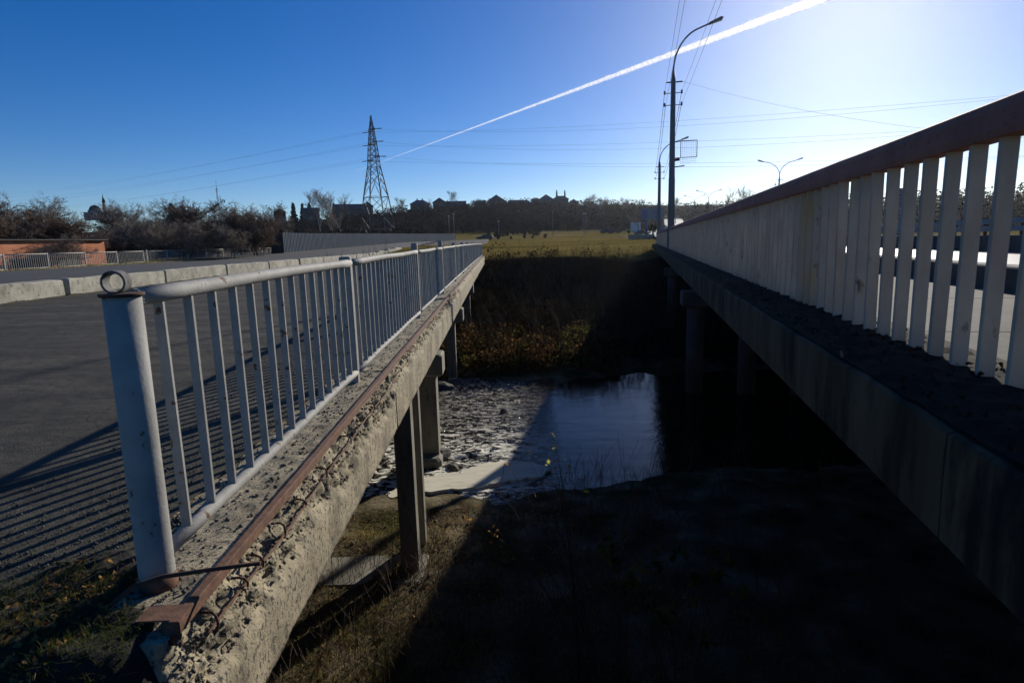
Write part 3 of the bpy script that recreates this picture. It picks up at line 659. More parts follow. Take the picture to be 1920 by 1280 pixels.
# parapet across the road (far side of the right bridge)
fp = empty('median_fence', W(11.1, 0, 1.05, AR), -AR, 'dark steel guard fence standing on the blocks between the carriageways', 'fence')
for k in range(32):
    MB().box(-.04, .04, -.04, .04, 0, .55).build('post', M['darkrust'], fp, loc=(0, -1 + 2 * k, 0))
for z in (.12, .36): MB().box(-.06, -.042, -2, 61, z, z + .16).build('guard_beam', M['steel'], fp)

# ------------------------------------------------------------------ far-left railing
fr = empty('footpath_railing', W(-30, 30, .33, AL), -AL, 'white railing of thin uprights along the far footpath at the left', 'railing')
bm2 = MB(); thin = bm2.box(-.012, .012, -.012, .012, .1, 1.0).mesh('baluster'); thin.materials.append(M['paint'])
fps = [37.5 - 3.75 * 1, 37.5, 41.1, 44.8, 48.5, 52.1, 55.8, 59.5, 63.3, 67.1, 70.8, 74.6, 78.3, 82.2]
for a, b_ in zip(fps[:-1], fps[1:]):
    lean = rng.uniform(-.03, .03)
    MB().box(-.04, .04, -.04, .04, -.1, 1.08).build('post', M['paint'], fr, loc=(0, b_ - 30, 0), rot=(lean, 0, 0))
    MB().tube([(0, a - 30, 1.0), (0, b_ - 30, 1.0)], .032, 8).build('top_rail', M['paint'], fr)
    MB().tube([(0, a - 30, .1), (0, b_ - 30, .1)], .028, 8).build('lower_rail', M['paint'], fr)
    n = 20
    for q in range(1, n): link('baluster', thin, None, fr, (0, a + (b_ - a) * q / n - 30, 0))
MB().box(-.05, .05, -.05, .05, -.1, 1.12).build('post', M['paint'], fr, loc=(0, 52.6 - 30, 0))

# ------------------------------------------------------------------ grey sheet fence
P0, P1 = at(-20.6, 79), at(-5.0, 150)
d = P1 - P0; Ln = d.length; a_f = atan2(d.y, d.x)
fe = empty('sheet_fence', (P0.x, P0.y, 0), a_f, 'long grey corrugated sheet fence behind the field', 'fence')
M['sheet'] = mat('grey_sheet', (.085, .105, .115), (.11, .13, .14), .4, .5, local=False)
npan = 38; pw = Ln / npan
for k in range(npan):
    x0, x1 = k * pw + .02, (k + 1) * pw - .02; mb = MB(); nn = 24
    g0 = ground_z(*(P0 + d * ((k + .5) / npan))[:2], False); 
    top = elz(1.37 + (0.87 - 1.37) * ((k + .5) / npan) ** .55, (P0 + d * ((k + .5) / npan)).length)
    bt = elz(-.27 + .31 * ((k + .5) / npan) ** .6, (P0 + d * ((k + .5) / npan)).length) - .25
    vs = []
    for q in range(nn + 1):
        x = x0 + (x1 - x0) * q / nn; y = .025 if (q // 1) % 4 in (0, 1) else -.025
        vs += [(x, y, bt), (x, y, top + rng.uniform(-.01, .01)), (x, y + .004, bt), (x, y + .004, top)]
    fs = []
    for q in range(nn): b_ = q * 4; fs += [[b_, b_+4, b_+5, b_+1], [b_+2, b_+3, b_+7, b_+6]]
    me = bpy.data.meshes.new('sheet_panel'); me.from_pydata(vs, [], fs); link('sheet_panel', me, M['sheet'], fe)
# dark end gate by the fence
g = at(-20.9, 77, 0); MB().box(-.6, .6, -.1, .1, -.2, 3.0).box(-.75, -.6, -.12, .12, -.2, 3.2).build('board_gate', M['bark'], None, loc=(g.x, g.y, .5), rot=(0, 0, .6))
tag(bpy.data.objects['board_gate'], 'dark plank gate panel at the left end of the grey sheet fence', 'gate')

# ------------------------------------------------------------------ brick building and low roofs
M['brick'] = mat('orange_brick', (.50, .17, .075), (.66, .26, .125), 1.2, .9, c3=(.22, .09, .055), s3=14, t3=(.55, .65), stretch=(1, 1, 2.5))
M['roofd'] = mat('dark_roof', (.05, .045, .042), (.08, .07, .065), .4, .8)
bb = empty('brick_garage', at(-33.7, 72, -1.3), radians(82), 'low orange brick garage row behind the footpath railing at left', 'building')
MB().box(-30, 0, 0, 9, 0, 3.80).build('wall', M['brick'], bb)
MB().box(-30.3, .25, -.3, 9.3, 3.805, 3.9).build('roof', M['roofd'], bb)
for x in (-4.2, -8.4, -12.6, -16.8, -21, -25.2):
    MB().box(x - 1.3, x + 1.3, -.05, .02, 0, 2.1).build('garage_door', M['roofd'], bb)
    MB().box(x - 1.45, x + 1.45, -.09, -.0, 2.103, 2.25).build('lintel', M['concdark'], bb)
sh = empty('shed_row', at(-32.5, 88, 0), radians(22), 'low dark shed row with a snowy white roof edge right of the brick garage', 'building')
MB().box(0, 15, 0, 5, -1, 2.3).build('wall', M['roofd'], sh)
MB().box(-.2, 15.2, -.4, 5.2, 2.303, 2.5).build('roof', M['steel'], sh)
M['lt'] = mat('light_panel', (.5, .5, .48), (.65, .65, .63), 2, .6)
MB().box(10.5, 13.2, -.45, -.41, 2.1, 2.55).build('white_board', M['lt'], sh)
MB().box(3.2, 4.4, -.45, -.41, 2.2, 2.48).build('white_board', M['lt'], sh)

# ------------------------------------------------------------------ trees
def grow(r, base, h, spread, levels, nb, r0, up=.35, lean=0):
    """returns (limbs, twigs) as segment lists"""
    limbs, twigs = [], []
    def br(p, d, ln, rad, lv):
        steps = 3 if lv < 2 else 2; q = p
        for k in range(steps):
            d2 = (d + Vector((r.gauss(0, .14), r.gauss(0, .14), r.gauss(0, .08) + up * .12))).normalized()
            e = q + d2 * ln / steps; ra = rad * (1 - .45 * k / steps); rb_ = rad * (1 - .45 * (k + 1) / steps)
            (limbs if lv < 2 else twigs).append((*q, *e, ra, rb_))
            if lv < levels:
                for _ in range(nb if lv else max(2, nb - 1)):
                    if k == 0 and lv == 0: continue
                    ax = Vector((r.gauss(0, 1), r.gauss(0, 1), r.gauss(0, .4))).normalized()
                    nd = (d2 * (1.0 - spread * .35) + ax * spread).normalized(); nd.z = nd.z * .7 + up * .5
                    br(e, nd.normalized(), ln * r.uniform(.42, .68), rb_ * .55, lv + 1)
            q, d = e, d2
    br(Vector(base), Vector((lean, r.gauss(0, .05), 1)).normalized(), h * .62, r0, 0)
    return limbs, twigs
def tree_meshes(seed, h=7, stems=3, spread=.75, levels=4, nb=3, r0=.09, tr=.012, up=.35, leaves=0, lsize=.14):
    r = random.Random(seed); Ls, Ts = [], []
    for k in range(stems):
        l, t = grow(r, (r.uniform(-.4, .4) * (stems > 1), r.uniform(-.4, .4) * (stems > 1), -.2), h * r.uniform(.8, 1.05), spread, levels, nb, r0, up, r.uniform(-.45, .45) * (stems > 1)); Ls += l; Ts += t
    Ts = [(*t[:6], max(t[6], tr), max(t[7], tr)) for t in Ts]
    V, F = segs_np(Ls, 6); a = npmesh('trunk', V, F, True); V, F = segs_np(Ts, 3)
    b = npmesh('crown', V, F); lf = None
    if leaves:
        T = np.array(Ts)[:, 3:6]; idx = np.random.RandomState(seed).randint(0, len(T), leaves); P = T[idx] + np.random.RandomState(seed + 1).normal(size=(leaves, 3)) * .12
        Vv, Ff = quads_np(P, lsize, seed=seed); lf = npmesh('leaves', Vv, Ff)
    return a, b, lf
def tree(name, TM, loc, sc, rz, bark, twig, label, cat, group=None, lm=None):
    e = empty(name, loc, rz, label, cat, group); e.scale = sc if not isinstance(sc, (int, float)) else (sc,) * 3
    a, b, lf = TM
    for nm, me, mt in (('trunk', a, bark), ('crown', b, twig)) + ((('foliage', lf, lm),) if lf else ()):
        o = bpy.data.objects.new(nm, me); C.objects.link(o); o.parent = e
        if not me.materials: me.materials.append(mt)
        elif me.materials[0] != mt: o.material_slots[0].link = 'OBJECT'; o.material_slots[0].material = mt
    return e
TS = [tree_meshes(10 + k, 7, 4, .8, 4, 3, .07, .014, .35) for k in range(4)]
TR = [tree_meshes(30 + k, 6, 4, .8, 4, 3, .06, .014, .3, leaves=700) for k in range(2)]
TB = [tree_meshes(50 + k, 12, 1, .55, 4, 3, .16, .018, .55) for k in range(3)]
M['russet'] = leafmat('russet_leaves', (.05, .034, .022), (.12, .07, .04), 1, .35)
# (az, D, top elevation, kind, label)
left_trees = [
 (-43, 84, 4.6, 'r', 'russet leafed thicket tree at the far left in front of the brick garage'), (-40.6, 80, 4.9, 's', 'tall grey bare tree rising at the left edge'),
 (-39.2, 84, 4.7, 's', 'second grey bare tree from the left edge'), (-37.4, 86, 4.8, 's', 'bare tree with a rounded top left of the mosque'),
 (-38.6, 82, 3.4, 'r', 'low russet bush over the brick garage roof'), (-35.9, 84, 3.3, 's', 'slender bare tree just left of the green dome'),
 (-36.3, 84, 3.4, 'r', 'reddish brown shrub in front of the garage wall'), (-34.2, 76, 2.2, 's', 'leaning bare sapling at the garage corner'),
 (-32.6, 90, 4.3, 's', 'bare tree just right of the minaret'), (-31.0, 80, 4.0, 's', 'wide bare willow between minaret and russet oak'),
 (-30.2, 68, 3.9, 's', 'bare tree with dark slanting stems behind the railing'), (-29.0, 86, 4.6, 's', 'fine twigged bare tree left of the russet oak'),
 (-28.4, 66, 2.8, 's', 'short bare tree with black trunk behind the railing'), (-27.4, 84, 4.55, 'r', 'tree still holding dark russet leaves'),
 (-26.3, 72, 3.0, 'r', 'low russet tree beside the radio mast'), (-25.0, 80, 3.3, 's', 'bare thicket tree under the radio mast'),
 (-23.8, 78, 4.1, 's', 'dense bare tree right of the radio mast'), (-22.8, 72, 4.0, 'r', 'brown bushy tree left of the sheet fence'),
 (-21.8, 82, 3.9, 's', 'bare tree above the left end of the sheet fence'), (-24.6, 66, 2.6, 's', 'low dark tree close behind the railing end'),
 (-22.3, 70, 2.4, 'r', 'low brown bush at the end of the railing'), (-33.3, 78, 2.4, 's', 'bare tree behind the low sheds'),
 (-38.2, 67, 1.9, 's', 'thin bare sapling in front of the orange brick wall'), (-36.0, 68, 1.8, 's', 'second thin bare sapling in front of the brick wall near its corner'), (-46, 84, 4.8, 's', 'bare tree cut by the left edge of the picture'), (-41.6, 78, 4.2, 'r', 'brown thicket at the left edge behind the garage')]
for k, (az_, D, el_, kd, lbl) in enumerate(left_trees):
    p = at(az_, D); z0 = ground_z(p.x, p.y, False) - .6; ht = elz(el_, D) - z0
    TM = (TS[k % 4] if kd == 's' else TR[k % 2]); zz = max(v.co.z for v in TM[1].vertices)
    tree('bare_tree' if kd == 's' else 'russet_tree', TM, (p.x, p.y, z0), (ht / zz * .95, ht / zz * .95, ht / zz), rng.uniform(0, 6), M['bark'], M['twig'] if kd == 's' else M['redtwig'], lbl, 'tree', 'bare trees beyond the footpath railing', M['russet'])
for (az_, D, el_, lbl) in [(-17.1, 175, 5.3, 'tall pale birch left of the pylon'), (-15.2, 185, 4.9, 'slimmer pale birch between the tall birch and the pylon'), (-16.2, 160, 3.2, 'white stemmed birch low behind the sheet fence'),
                           (-9.8, 330, 4.3, 'bare tree between pylon and the grey roofed house'), (-5.0, 370, 4.85, 'lone round topped bare tree above the dark gabled houses'), (-7.4, 360, 4.2, 'bare tree beside the grey hipped roof'),
                           (7.6, 300, 4.15, 'large bare tree right of the ridge houses'), (8.8, 305, 3.95, 'bushy bare tree at the right end of the ridge'), (11.0, 290, 3.75, 'thin bare tree with a light crown above the park lamp'), (15.3, 290, 3.7, 'bare tree between the two near lamp posts'), (12.1, 180, 3.5, 'twiggy tree in front of the blue billboard'),
                           (20.2, 230, 4.3, 'bare tree standing above the right-hand wood'), (22.5, 250, 4.4, 'spindly tree on the right-hand wood'), (17.3, 260, 3.2, 'bare tree beside the climbing road')]:
    k = int(abs(az_) * 7) % 3; p = at(az_, D); z0 = ground_z(p.x, p.y, False) - .5; ht = elz(el_, D) - z0; TM = TB[k]; zz = max(v.co.z for v in TM[1].vertices)
    tree('birch_tree' if 'birch' in lbl else 'bare_tree', TM, (p.x, p.y, z0), ht / zz, rng.uniform(0, 6), M['birch'] if 'birch' in lbl else M['bark'], M['twig'], lbl, 'tree')
# spruces
def spruce_mesh(seed):
    r = random.Random(seed); P = []
    for k in range(26):
        z = .08 + .9 * k / 26; rad = .21 * (1 - z) + .012
        for q in range(16):
            a = r.uniform(0, 2 * pi); rr = rad * r.uniform(.25, 1.1); P.append((rr * cos(a), rr * sin(a), z - rr * .35))
    V, F = quads_np(np.array(P), .075, elong=1.5, seed=seed)
    return npmesh('crown', V, F)
SPM = spruce_mesh(3); SPT = MB().tube([(0, 0, 0), (0, 0, .95)], [.02, .004], 6).mesh('trunk')
for k, (az_, D, el_, lbl) in enumerate([(-19.35, 380, 3.95, 'dark spruce on the ridge left of the birch, first of three'), (-18.6, 382, 3.85, 'middle spruce of the three left of the birch'), (-18.0, 380, 3.95, 'rightmost spruce of the three left of the birch'),
        (-15.9, 385, 3.9, 'spruce beside the long roofed house'), (-14.6, 380, 3.7, 'short spruce against the long roofed house'), (4.55, 372, 4.65, 'left one of two thin dark spires beside the ridge houses'), (5.3, 372, 4.6, 'right one of two thin dark spires beside the ridge houses'),
        (-28.8, 400, 3.9, 'dark spruce on the ridge right of the minaret'), (-28.0, 400, 3.8, 'second dark spruce right of the minaret')]):
    p = at(az_, D); z0 = ground_z(p.x, p.y, False) - .5; ht = elz(el_, D) - z0; wd = .55 if el_ > 4.4 else 1.0
    e = empty('spruce_tree', (p.x, p.y, z0), k, lbl, 'spruce', 'spruces on the ridge'); e.scale = (ht * wd, ht * wd, ht)
    link('crown', SPM, M['pine'], e); link('trunk', SPT, M['bark'], e)

# hillside wood and scrub: masses
def clump_cloud(n, azr, Dr, hr, size, q, seed, excl=None):
    r = random.Random(seed); P = []; S_ = []
    for _ in range(n):
        az_ = r.uniform(*azr); D = r.uniform(*Dr)
        if excl and excl(az_, D): continue
        p = at(az_, D); z = ground_z(p.x, p.y, False); h = r.uniform(*hr); rad = h * r.uniform(.32, .55)
        for _ in range(q):
            a = r.uniform(0, 2 * pi); t = r.random(); zz = h * (t ** .8); rr = rad * sqrt(r.random()) * (1.15 - .75 * abs(t - .45))
            P.append((p.x + rr * cos(a), p.y + rr * sin(a), z + zz)); S_.append(size * r.uniform(.5, 1.3))
    return quads_np(np.array(P), np.array(S_), seed=seed, elong=2.2)
ex1 = lambda a, D: (13.9 < a < 16.6 and D < 330) or (9 < a < 19 and D < 235)
V, F = join_np([clump_cloud(2600, (-48, 48), (236, 372), (2.2, 5), .6, 60, 5, ex1), clump_cloud(620, (-48, 48), (338, 356), (3, 5.4), .5, 60, 7, ex1), clump_cloud(560, (-48, 48), (362, 400), (3, 6.5), .5, 60, 6)])
tag(link('hillside_wood', npmesh('hillside_wood', V, F), M['scrub']), 'bare brown wood covering the hillside below the houses', kind='stuff')
V, F = join_np([clump_cloud(330, (-48, 48), (240, 380), (2.5, 6), .6, 50, 15, ex1), clump_cloud(60, (9, 13.3), (262, 300), (5, 8), .6, 90, 16)])
tag(link('hillside_evergreens', npmesh('hillside_evergreens', V, F), M['scrub2']), 'greenish bushes mixed into the hillside wood', kind='stuff')
V, F = clump_cloud(900, (16.9, 48), (175, 260), (5, 10.5), .5, 70, 25, lambda a, D: (D < 215 and a < 20) or a + (D - 175) * .02 < 18)
tag(link('roadside_wood', npmesh('roadside_wood', V, F), M['scrub']), 'grey brown bare wood beyond the road on the right', kind='stuff')
V, F = join_np([clump_cloud(300, (-47, -20.5), (88, 150), (2, 4.2), .24, 150, 35), clump_cloud(160, (-22, -8), (150, 235), (2, 4), .4, 90, 36)])
tag(link('riverside_thicket', npmesh('riverside_thicket', V, F), M['scrub']), 'dark tangled thicket behind the footpath railing and sheet fence', kind='stuff')
V, F = join_np([clump_cloud(5, (-2, 6), (166, 176), (.6, 1.2), .25, 90, 45), clump_cloud(22, (-2, 3), (195, 225), (1.2, 2.4), .35, 80, 46)])
tag(link('field_bushes', npmesh('field_bushes', V, F), M['scrub']), 'low dark bushes along the path across the field', kind='stuff')

# ------------------------------------------------------------------ ridge houses
M['hw'] = mat('house_wall', (.11, .08, .06), (.16, .12, .09), .3, .9)
M['hw2'] = mat('pale_house_wall', (.22, .19, .16), (.3, .27, .23), .3, .9)
M['hr'] = mat('house_roof', (.07, .058, .055), (.11, .092, .085), .3, .8)
M['hrb'] = mat('blue_roof', (.05, .065, .10), (.07, .09, .13), .3, .6)
def house(az_, D, el_, wdeg, kind, lbl, wall, roof, wins=2, chim=1):
    p = at(az_, D); zt_ = elz(el_, D); wd = 2 * D * tan(radians(wdeg / 2)); rh = wd * (.32 if kind == 'gable' else .2); rh = min(rh, 4.5); z0 = ground_z(p.x, p.y, False) - 1
    e = empty('hill_house', (p.x, p.y, z0), -radians(az_), lbl, 'house', 'houses along the ridge'); h = zt_ - z0; wz = h - rh; dp = max(6, wd * .6)
    MB().box(-wd/2 + .4, wd/2 - .4, 0, dp, 0, wz).build('wall', wall, e)
    mb = MB(); w2 = wd / 2; t = .004 + wz
    if kind == 'gable':
        mb.poly([(-w2, -.5, t), (w2, -.5, t), (0, -.5, h), (-w2, dp + .5, t), (w2, dp + .5, t), (0, dp + .5, h)], [[0,1,2],[5,4,3],[0,2,5,3],[1,4,5,2],[0,3,4,1]])
    elif kind == 'hip':
        mb.poly([(-w2, -.5, t), (w2, -.5, t), (w2, dp + .5, t), (-w2, dp + .5, t), (-w2 * .35, dp / 2, h), (w2 * .35, dp / 2, h)], [[0,1,5,4],[1,2,5],[2,3,4,5],[3,0,4],[3,2,1,0]])
    else:
        mb.poly([(-w2, -.5, t), (w2, -.5, t), (w2, dp + .5, t), (-w2, dp + .5, t), (-w2, dp / 2, h), (w2, dp / 2, h)], [[0,1,5,4],[1,2,5],[2,3,4,5],[3,0,4],[3,2,1,0]])
    rf = mb.build('roof', roof, e)
    for k in range(chim): MB().box(-.4, .4, -.4, .4, -1.6, .9).build('chimney', M['hw2'], rf, loc=((-.25 + .5 * k) * wd * .5, dp / 2, h))
    for k in range(wins):
        x = (k + .5 - wins / 2) * wd * .24; zz = wz * .62 if kind != 'gable' else wz - .2
        f = MB().box(x - .75, x + .75, -.1, .05, zz - .8, zz + .8).build('window', M['hw2'], e); MB().box(x - .6, x + .6, -.14, -.105, zz - .65, zz + .65).build('pane', M['glass'], f)
for a in [(-14.6, 372, 3.8, 2.6, 'ridge', 'long dark house with chimney left of the pylon', 'hw', 'hr', 3, 1), (-13.0, 365, 3.95, 1.2, 'gable', 'dark gabled house hidden behind the pylon legs', 'hw', 'hr', 1, 0),
          (-8.2, 375, 4.05, 1.9, 'hip', 'grey hipped roof house with two chimneys right of the pylon', 'hw', 'hrb', 2, 2), (-6.4, 370, 4.2, 1.35, 'gable', 'steep dark gable right of the hipped roof house', 'hw', 'hr', 1, 0),
          (-4.9, 374, 3.9, 2.0, 'ridge', 'long low dark roof joined to the steep gable', 'hw', 'hr', 2, 0), (-2.65, 372, 3.88, 1.2, 'hip', 'small dark roof left of the largest gable', 'hw', 'hr', 1, 0),
          (-1.1, 362, 4.35, 1.85, 'gable', 'largest gabled house on the ridge with pale windows', 'hw', 'hr', 2, 0), (.75, 368, 3.85, 1.5, 'ridge', 'low brown roof right of the largest gable', 'hw', 'hr', 2, 0),
          (1.7, 360, 3.85, 1.1, 'gable', 'small light gable in the middle of the ridge', 'hw', 'hrb', 1, 0), (2.55, 366, 4.0, .9, 'hip', 'narrow dark roof left of the blue roof', 'hw', 'hr', 1, 0),
          (3.55, 360, 4.25, 1.5, 'gable', 'blue roofed gabled house near the spires', 'hw', 'hrb', 2, 0), (4.9, 364, 4.1, 1.6, 'hip', 'dark hipped house standing behind the two spires', 'hw', 'hr', 2, 0),
          (6.1, 368, 3.75, 1.0, 'gable', 'last small gable at the right end of the ridge', 'hw', 'hrb', 1, 0), (-20.5, 380, 3.45, 1.1, 'gable', 'dark gable left of the three spruces', 'hw', 'hr', 1, 0),
          (-17.9, 372, 3.5, 1.6, 'ridge', 'dark low house below the three spruces', 'hw', 'hr', 1, 0), (-22.9, 350, 3.0, .9, 'hip', 'pale small house in the thicket below the mast', 'hw2', 'hw2', 1, 0), (1.4, 340, 2.95, 1.0, 'ridge', 'pale low roof halfway down the slope', 'hw2', 'hw2', 1, 0)]:
    house(*a[:6], M[a[6]], M[a[7]], a[8], a[9])
# mosque with green dome and minaret
mq = empty('mosque', at(-34.0, 430, 20.5), radians(34), 'small white mosque with dark green dome and pointed minaret', 'mosque')
mq.scale = (.6, .6, .6)
MB().box(-9.5, 9.5, 0, 12, 0, 7.2).build('wall', M['hw2'], mq); MB().box(-6, 6, 1, 11, 7.21, 9.3).build('upper_wall', M['hw2'], mq)
mb = MB(); mb.tube([(0, 6, 9.3 + 5 * sin(a)) for a in np.linspace(0, 1.54, 9)], [5 * cos(a) for a in np.linspace(0, 1.54, 9)], 24); M['dome'] = mat('green_dome', (.01, .03, .022), rough=.4); dm = mb.build('dome', M['dome'], mq)
MB().tube([(0, 6, 14.2), (0, 6, 16)], [.12, .05], 6).build('finial', M['dome'], dm)
mr_ = MB().tube([(8, 5, 0), (8, 5, 17)], 1.3, 12).tube([(8, 5, 14), (8, 5, 14.6)], 1.9, 12).build('minaret', M['hw2'], mq); MB().tube([(8, 5, 17), (8, 5, 25)], [1.6, .05], 12).build('spire', M['dome'], mr_)
for x in (-6, -2, 2, 6): MB().box(x - .7, x + .7, -.1, .02, 2, 5).build('window', M['glass'], mq)
# radio mast
rm = empty('radio_mast', at(-25.3, 420, 22), 0, 'thin lattice radio mast rising from the left ridge', 'mast')
mb = MB()
for (x, y) in ((-.5, -.4), (.5, -.4), (0, .5)): mb.tube([(x, y, 0), (x * .4, y * .4, 17)], .12, 4)
for k in range(14):
    z = k * 1.2; mb.tube([(-.5 * (1 - z/28), -.4, z), (.5 * (1 - z/28), -.4, z + 1.2)], .07, 3)
mb.build('lattice', M['lat'], rm); MB().tube([(0, 0, 17), (0, 0, 21.5)], .09, 5).build('antenna', M['lat'], rm); MB().tube([(-.8, 0, 16), (.8, 0, 16)], .15, 4).build('cross_bar', M['lat'], rm); MB().tube([(-.6, 0, 14.5), (.6, 0, 14.5)], .15, 4).build('cross_bar', M['lat'], rm)

# ------------------------------------------------------------------ pylon
PD = 200.0; pb = at(-12.15, PD); PZ0 = ground_z(pb.x, pb.y, False)
py = empty('power_pylon', (pb.x, pb.y, PZ0), radians(33), 'rusty lattice power pylon with three cross arm levels', 'pylon')
PH = elz(11.28, PD) - PZ0
def hw_(z):  # half width at height z
    t = z / PH
    return float(np.interp(t, [0, .36, .60, .75, .9, 1], [4.6, 3.0, 1.55, 1.15, .55, .08]))
lv = [0, .10, .20, .36, .45, .52, .60, .645, .69, .735, .78, .82, .86, .90, .95, 1.0]
legs = [(1, 1), (-1, 1), (-1, -1), (1, -1)]
for (sx, sy) in legs:
    mb = MB()
    for a, b_ in zip(lv[:-1], lv[1:]): mb.tube([(sx * hw_(a * PH), sy * hw_(a * PH), a * PH), (sx * hw_(b_ * PH), sy * hw_(b_ * PH), b_ * PH)], .18 if a < .6 else .12, 4, False)
    mb.build('leg', M['lat'], py)
mb = MB()
for a, b_ in zip(lv[:-1], lv[1:]):
    za, zb = a * PH, b_ * PH; wa, wb = hw_(za), hw_(zb)
    if a == 1.0: continue
    for q in range(4):
        p, n_ = legs[q], legs[(q + 1) % 4]; rr = .10 if a < .6 else .075
        A, B = Vector((p[0] * wa, p[1] * wa, za)), Vector((n_[0] * wa, n_[1] * wa, za)); A2, B2 = Vector((p[0] * wb, p[1] * wb, zb)), Vector((n_[0] * wb, n_[1] * wb, zb))
        if a in (.10, .36, .60) or a > .6: mb.tube([A, B], rr, 3, False)
        if .1 <= a <= .2 or a >= .52:
            mb.tube([A, B2], rr, 3, False); mb.tube([B, A2], rr, 3, False)
        elif a in (.36, .45):
            mid = (A2 + B2) / 2; mb.tube([A, mid], rr, 3, False) if a == .45 else mb.tube([A, A2.lerp(B2, .25)], rr, 3, False); mb.tube([B, mid], rr, 3, False) if a == .45 else mb.tube([B, B2.lerp(A2, .25)], rr, 3, False)
            if a == .36: mb.tube([A, (Vector((p[0]*hw_(.52*PH), p[1]*hw_(.52*PH), .52*PH)) + Vector((n_[0]*hw_(.52*PH), n_[1]*hw_(.52*PH), .52*PH))) / 2], rr, 3, False)
        else: mb.tube([A, A2.lerp(B2, .5)], rr, 3, False); mb.tube([B, A2.lerp(B2, .5)], rr, 3, False)
mb.build('bracing', M['lat'], py)
arms = []
for t, ln in ((.885, 2.6), (.785, 3.0), (.665, 4.2)):
    z = t * PH; hwv = hw_(z)
    for sg in (1, -1):
        mb = MB(); tip = Vector((0, sg * (hwv + ln), z))
        for x in (-hwv, hwv):
            mb.tube([(x, sg * hwv, z), tip], .08, 3, False); mb.tube([(x, sg * hwv, z + .9), tip], .08, 3, False)
        for q in (.3, .6): mb.tube([(-hwv * (1 - q), sg * (hwv + ln * q), z), (hwv * (1 - q), sg * (hwv + ln * q), z)], .05, 3, False)
        mb.build('cross_arm', M['lat'], py)
        arms.append((sg, tip))
M['ins'] = mat('insulators', (.05, .03, .025), rough=.3)
R33 = Matrix.Rotation(radians(33), 3, 'Z')
def wpt(tip): return R33 @ tip + Vector((pb.x, pb.y, PZ0))
# conductors: right-hand span passes over the road, left-hand span to the ridge
def wire_pts(A, B, sag, n=24):
    return [A.lerp(B, k / n) - Vector((0, 0, 4 * sag * (k / n) * (1 - k / n))) for k in range(n + 1)]
names = ['top', 'middle', 'bottom']
meas = [((11.18, 10.06), (26.77, 9.74)), ((11.18, 9.66), (20.01, 9.5)), ((11.18, 8.40), (26.87, 7.81)), ((11.19, 7.9), (26.89, 7.4)), ((11.19, 6.66), (26.97, 5.84)), ((11.19, 6.38), (26.99, 5.54))]
leftm = [(4.73, -38.57), (4.5, -38.5), (4.15, -38.9), (3.9, -38.5), (3.6, -37), (3.4, -37)]
for k, (sg, tip) in enumerate(arms):
    A = wpt(tip)
    Bxy = at(62, 150 + 6 * (k % 2))
    rows = []; rhs = []
    for az_, el_ in meas[k]:
        a = radians(az_); # solve (A + t(B-A)) on azimuth ray
        dx, dy = Bxy.x - A.x, Bxy.y - A.y; t = (A.y * sin(a) - A.x * cos(a)) / (dx * cos(a) - dy * sin(a))
        px_, py_ = A.x + dx * t, A.y + dy * t; zr = elz(el_, sqrt(px_ ** 2 + py_ ** 2))
        rows.append([t, -4 * t * (1 - t)]); rhs.append(zr - A.z * (1 - t))
    zB, sag = np.linalg.solve(np.array(rows), np.array(rhs)); sag = min(max(sag, 0), 8)
    t = rows[1][0]; zB = (rhs[1] + 4 * t * (1 - t) * sag) / t
    B = Vector((Bxy.x, Bxy.y, zB))
    tag(MB().tube(wire_pts(A, B, sag), .016, 4, True, False).build('power_cable', M['wire']), '%s level power cable right of the pylon, %s of its pair' % (names[k // 2], 'far one' if sg > 0 else 'near one'), 'cable', 'power cables right of the pylon')
    el_, az_ = leftm[k]; B = at(az_, 620, elz(el_, 620)); B2 = A + (B - A) * 1.35
    tag(MB().tube(wire_pts(A, B2, 4 - k * .3, 30), .018, 4, True, False).build('power_cable', M['wire']), '%s level power cable left of the pylon, %s of its pair' % (names[k // 2], 'far one' if sg > 0 else 'near one'), 'cable', 'power cables left of the pylon')
    dr = (B2 - A).normalized(); dq = (Vector((Bxy.x, Bxy.y, zB)) - A).normalized()
    Ri = R33.inverted(); MB().tube([tip + Ri @ dr * .3, tip + Ri @ dr * 2.6], .13, 6).tube([tip + Ri @ dq * .3, tip + Ri @ dq * 2.6], .13, 6).build('insulator_string', M['ins'], py)
MB().tube([(0, -1.2, PH - .1), (0, 1.2, PH - .1)], .05, 4).build('top_bar', M['lat'], py)

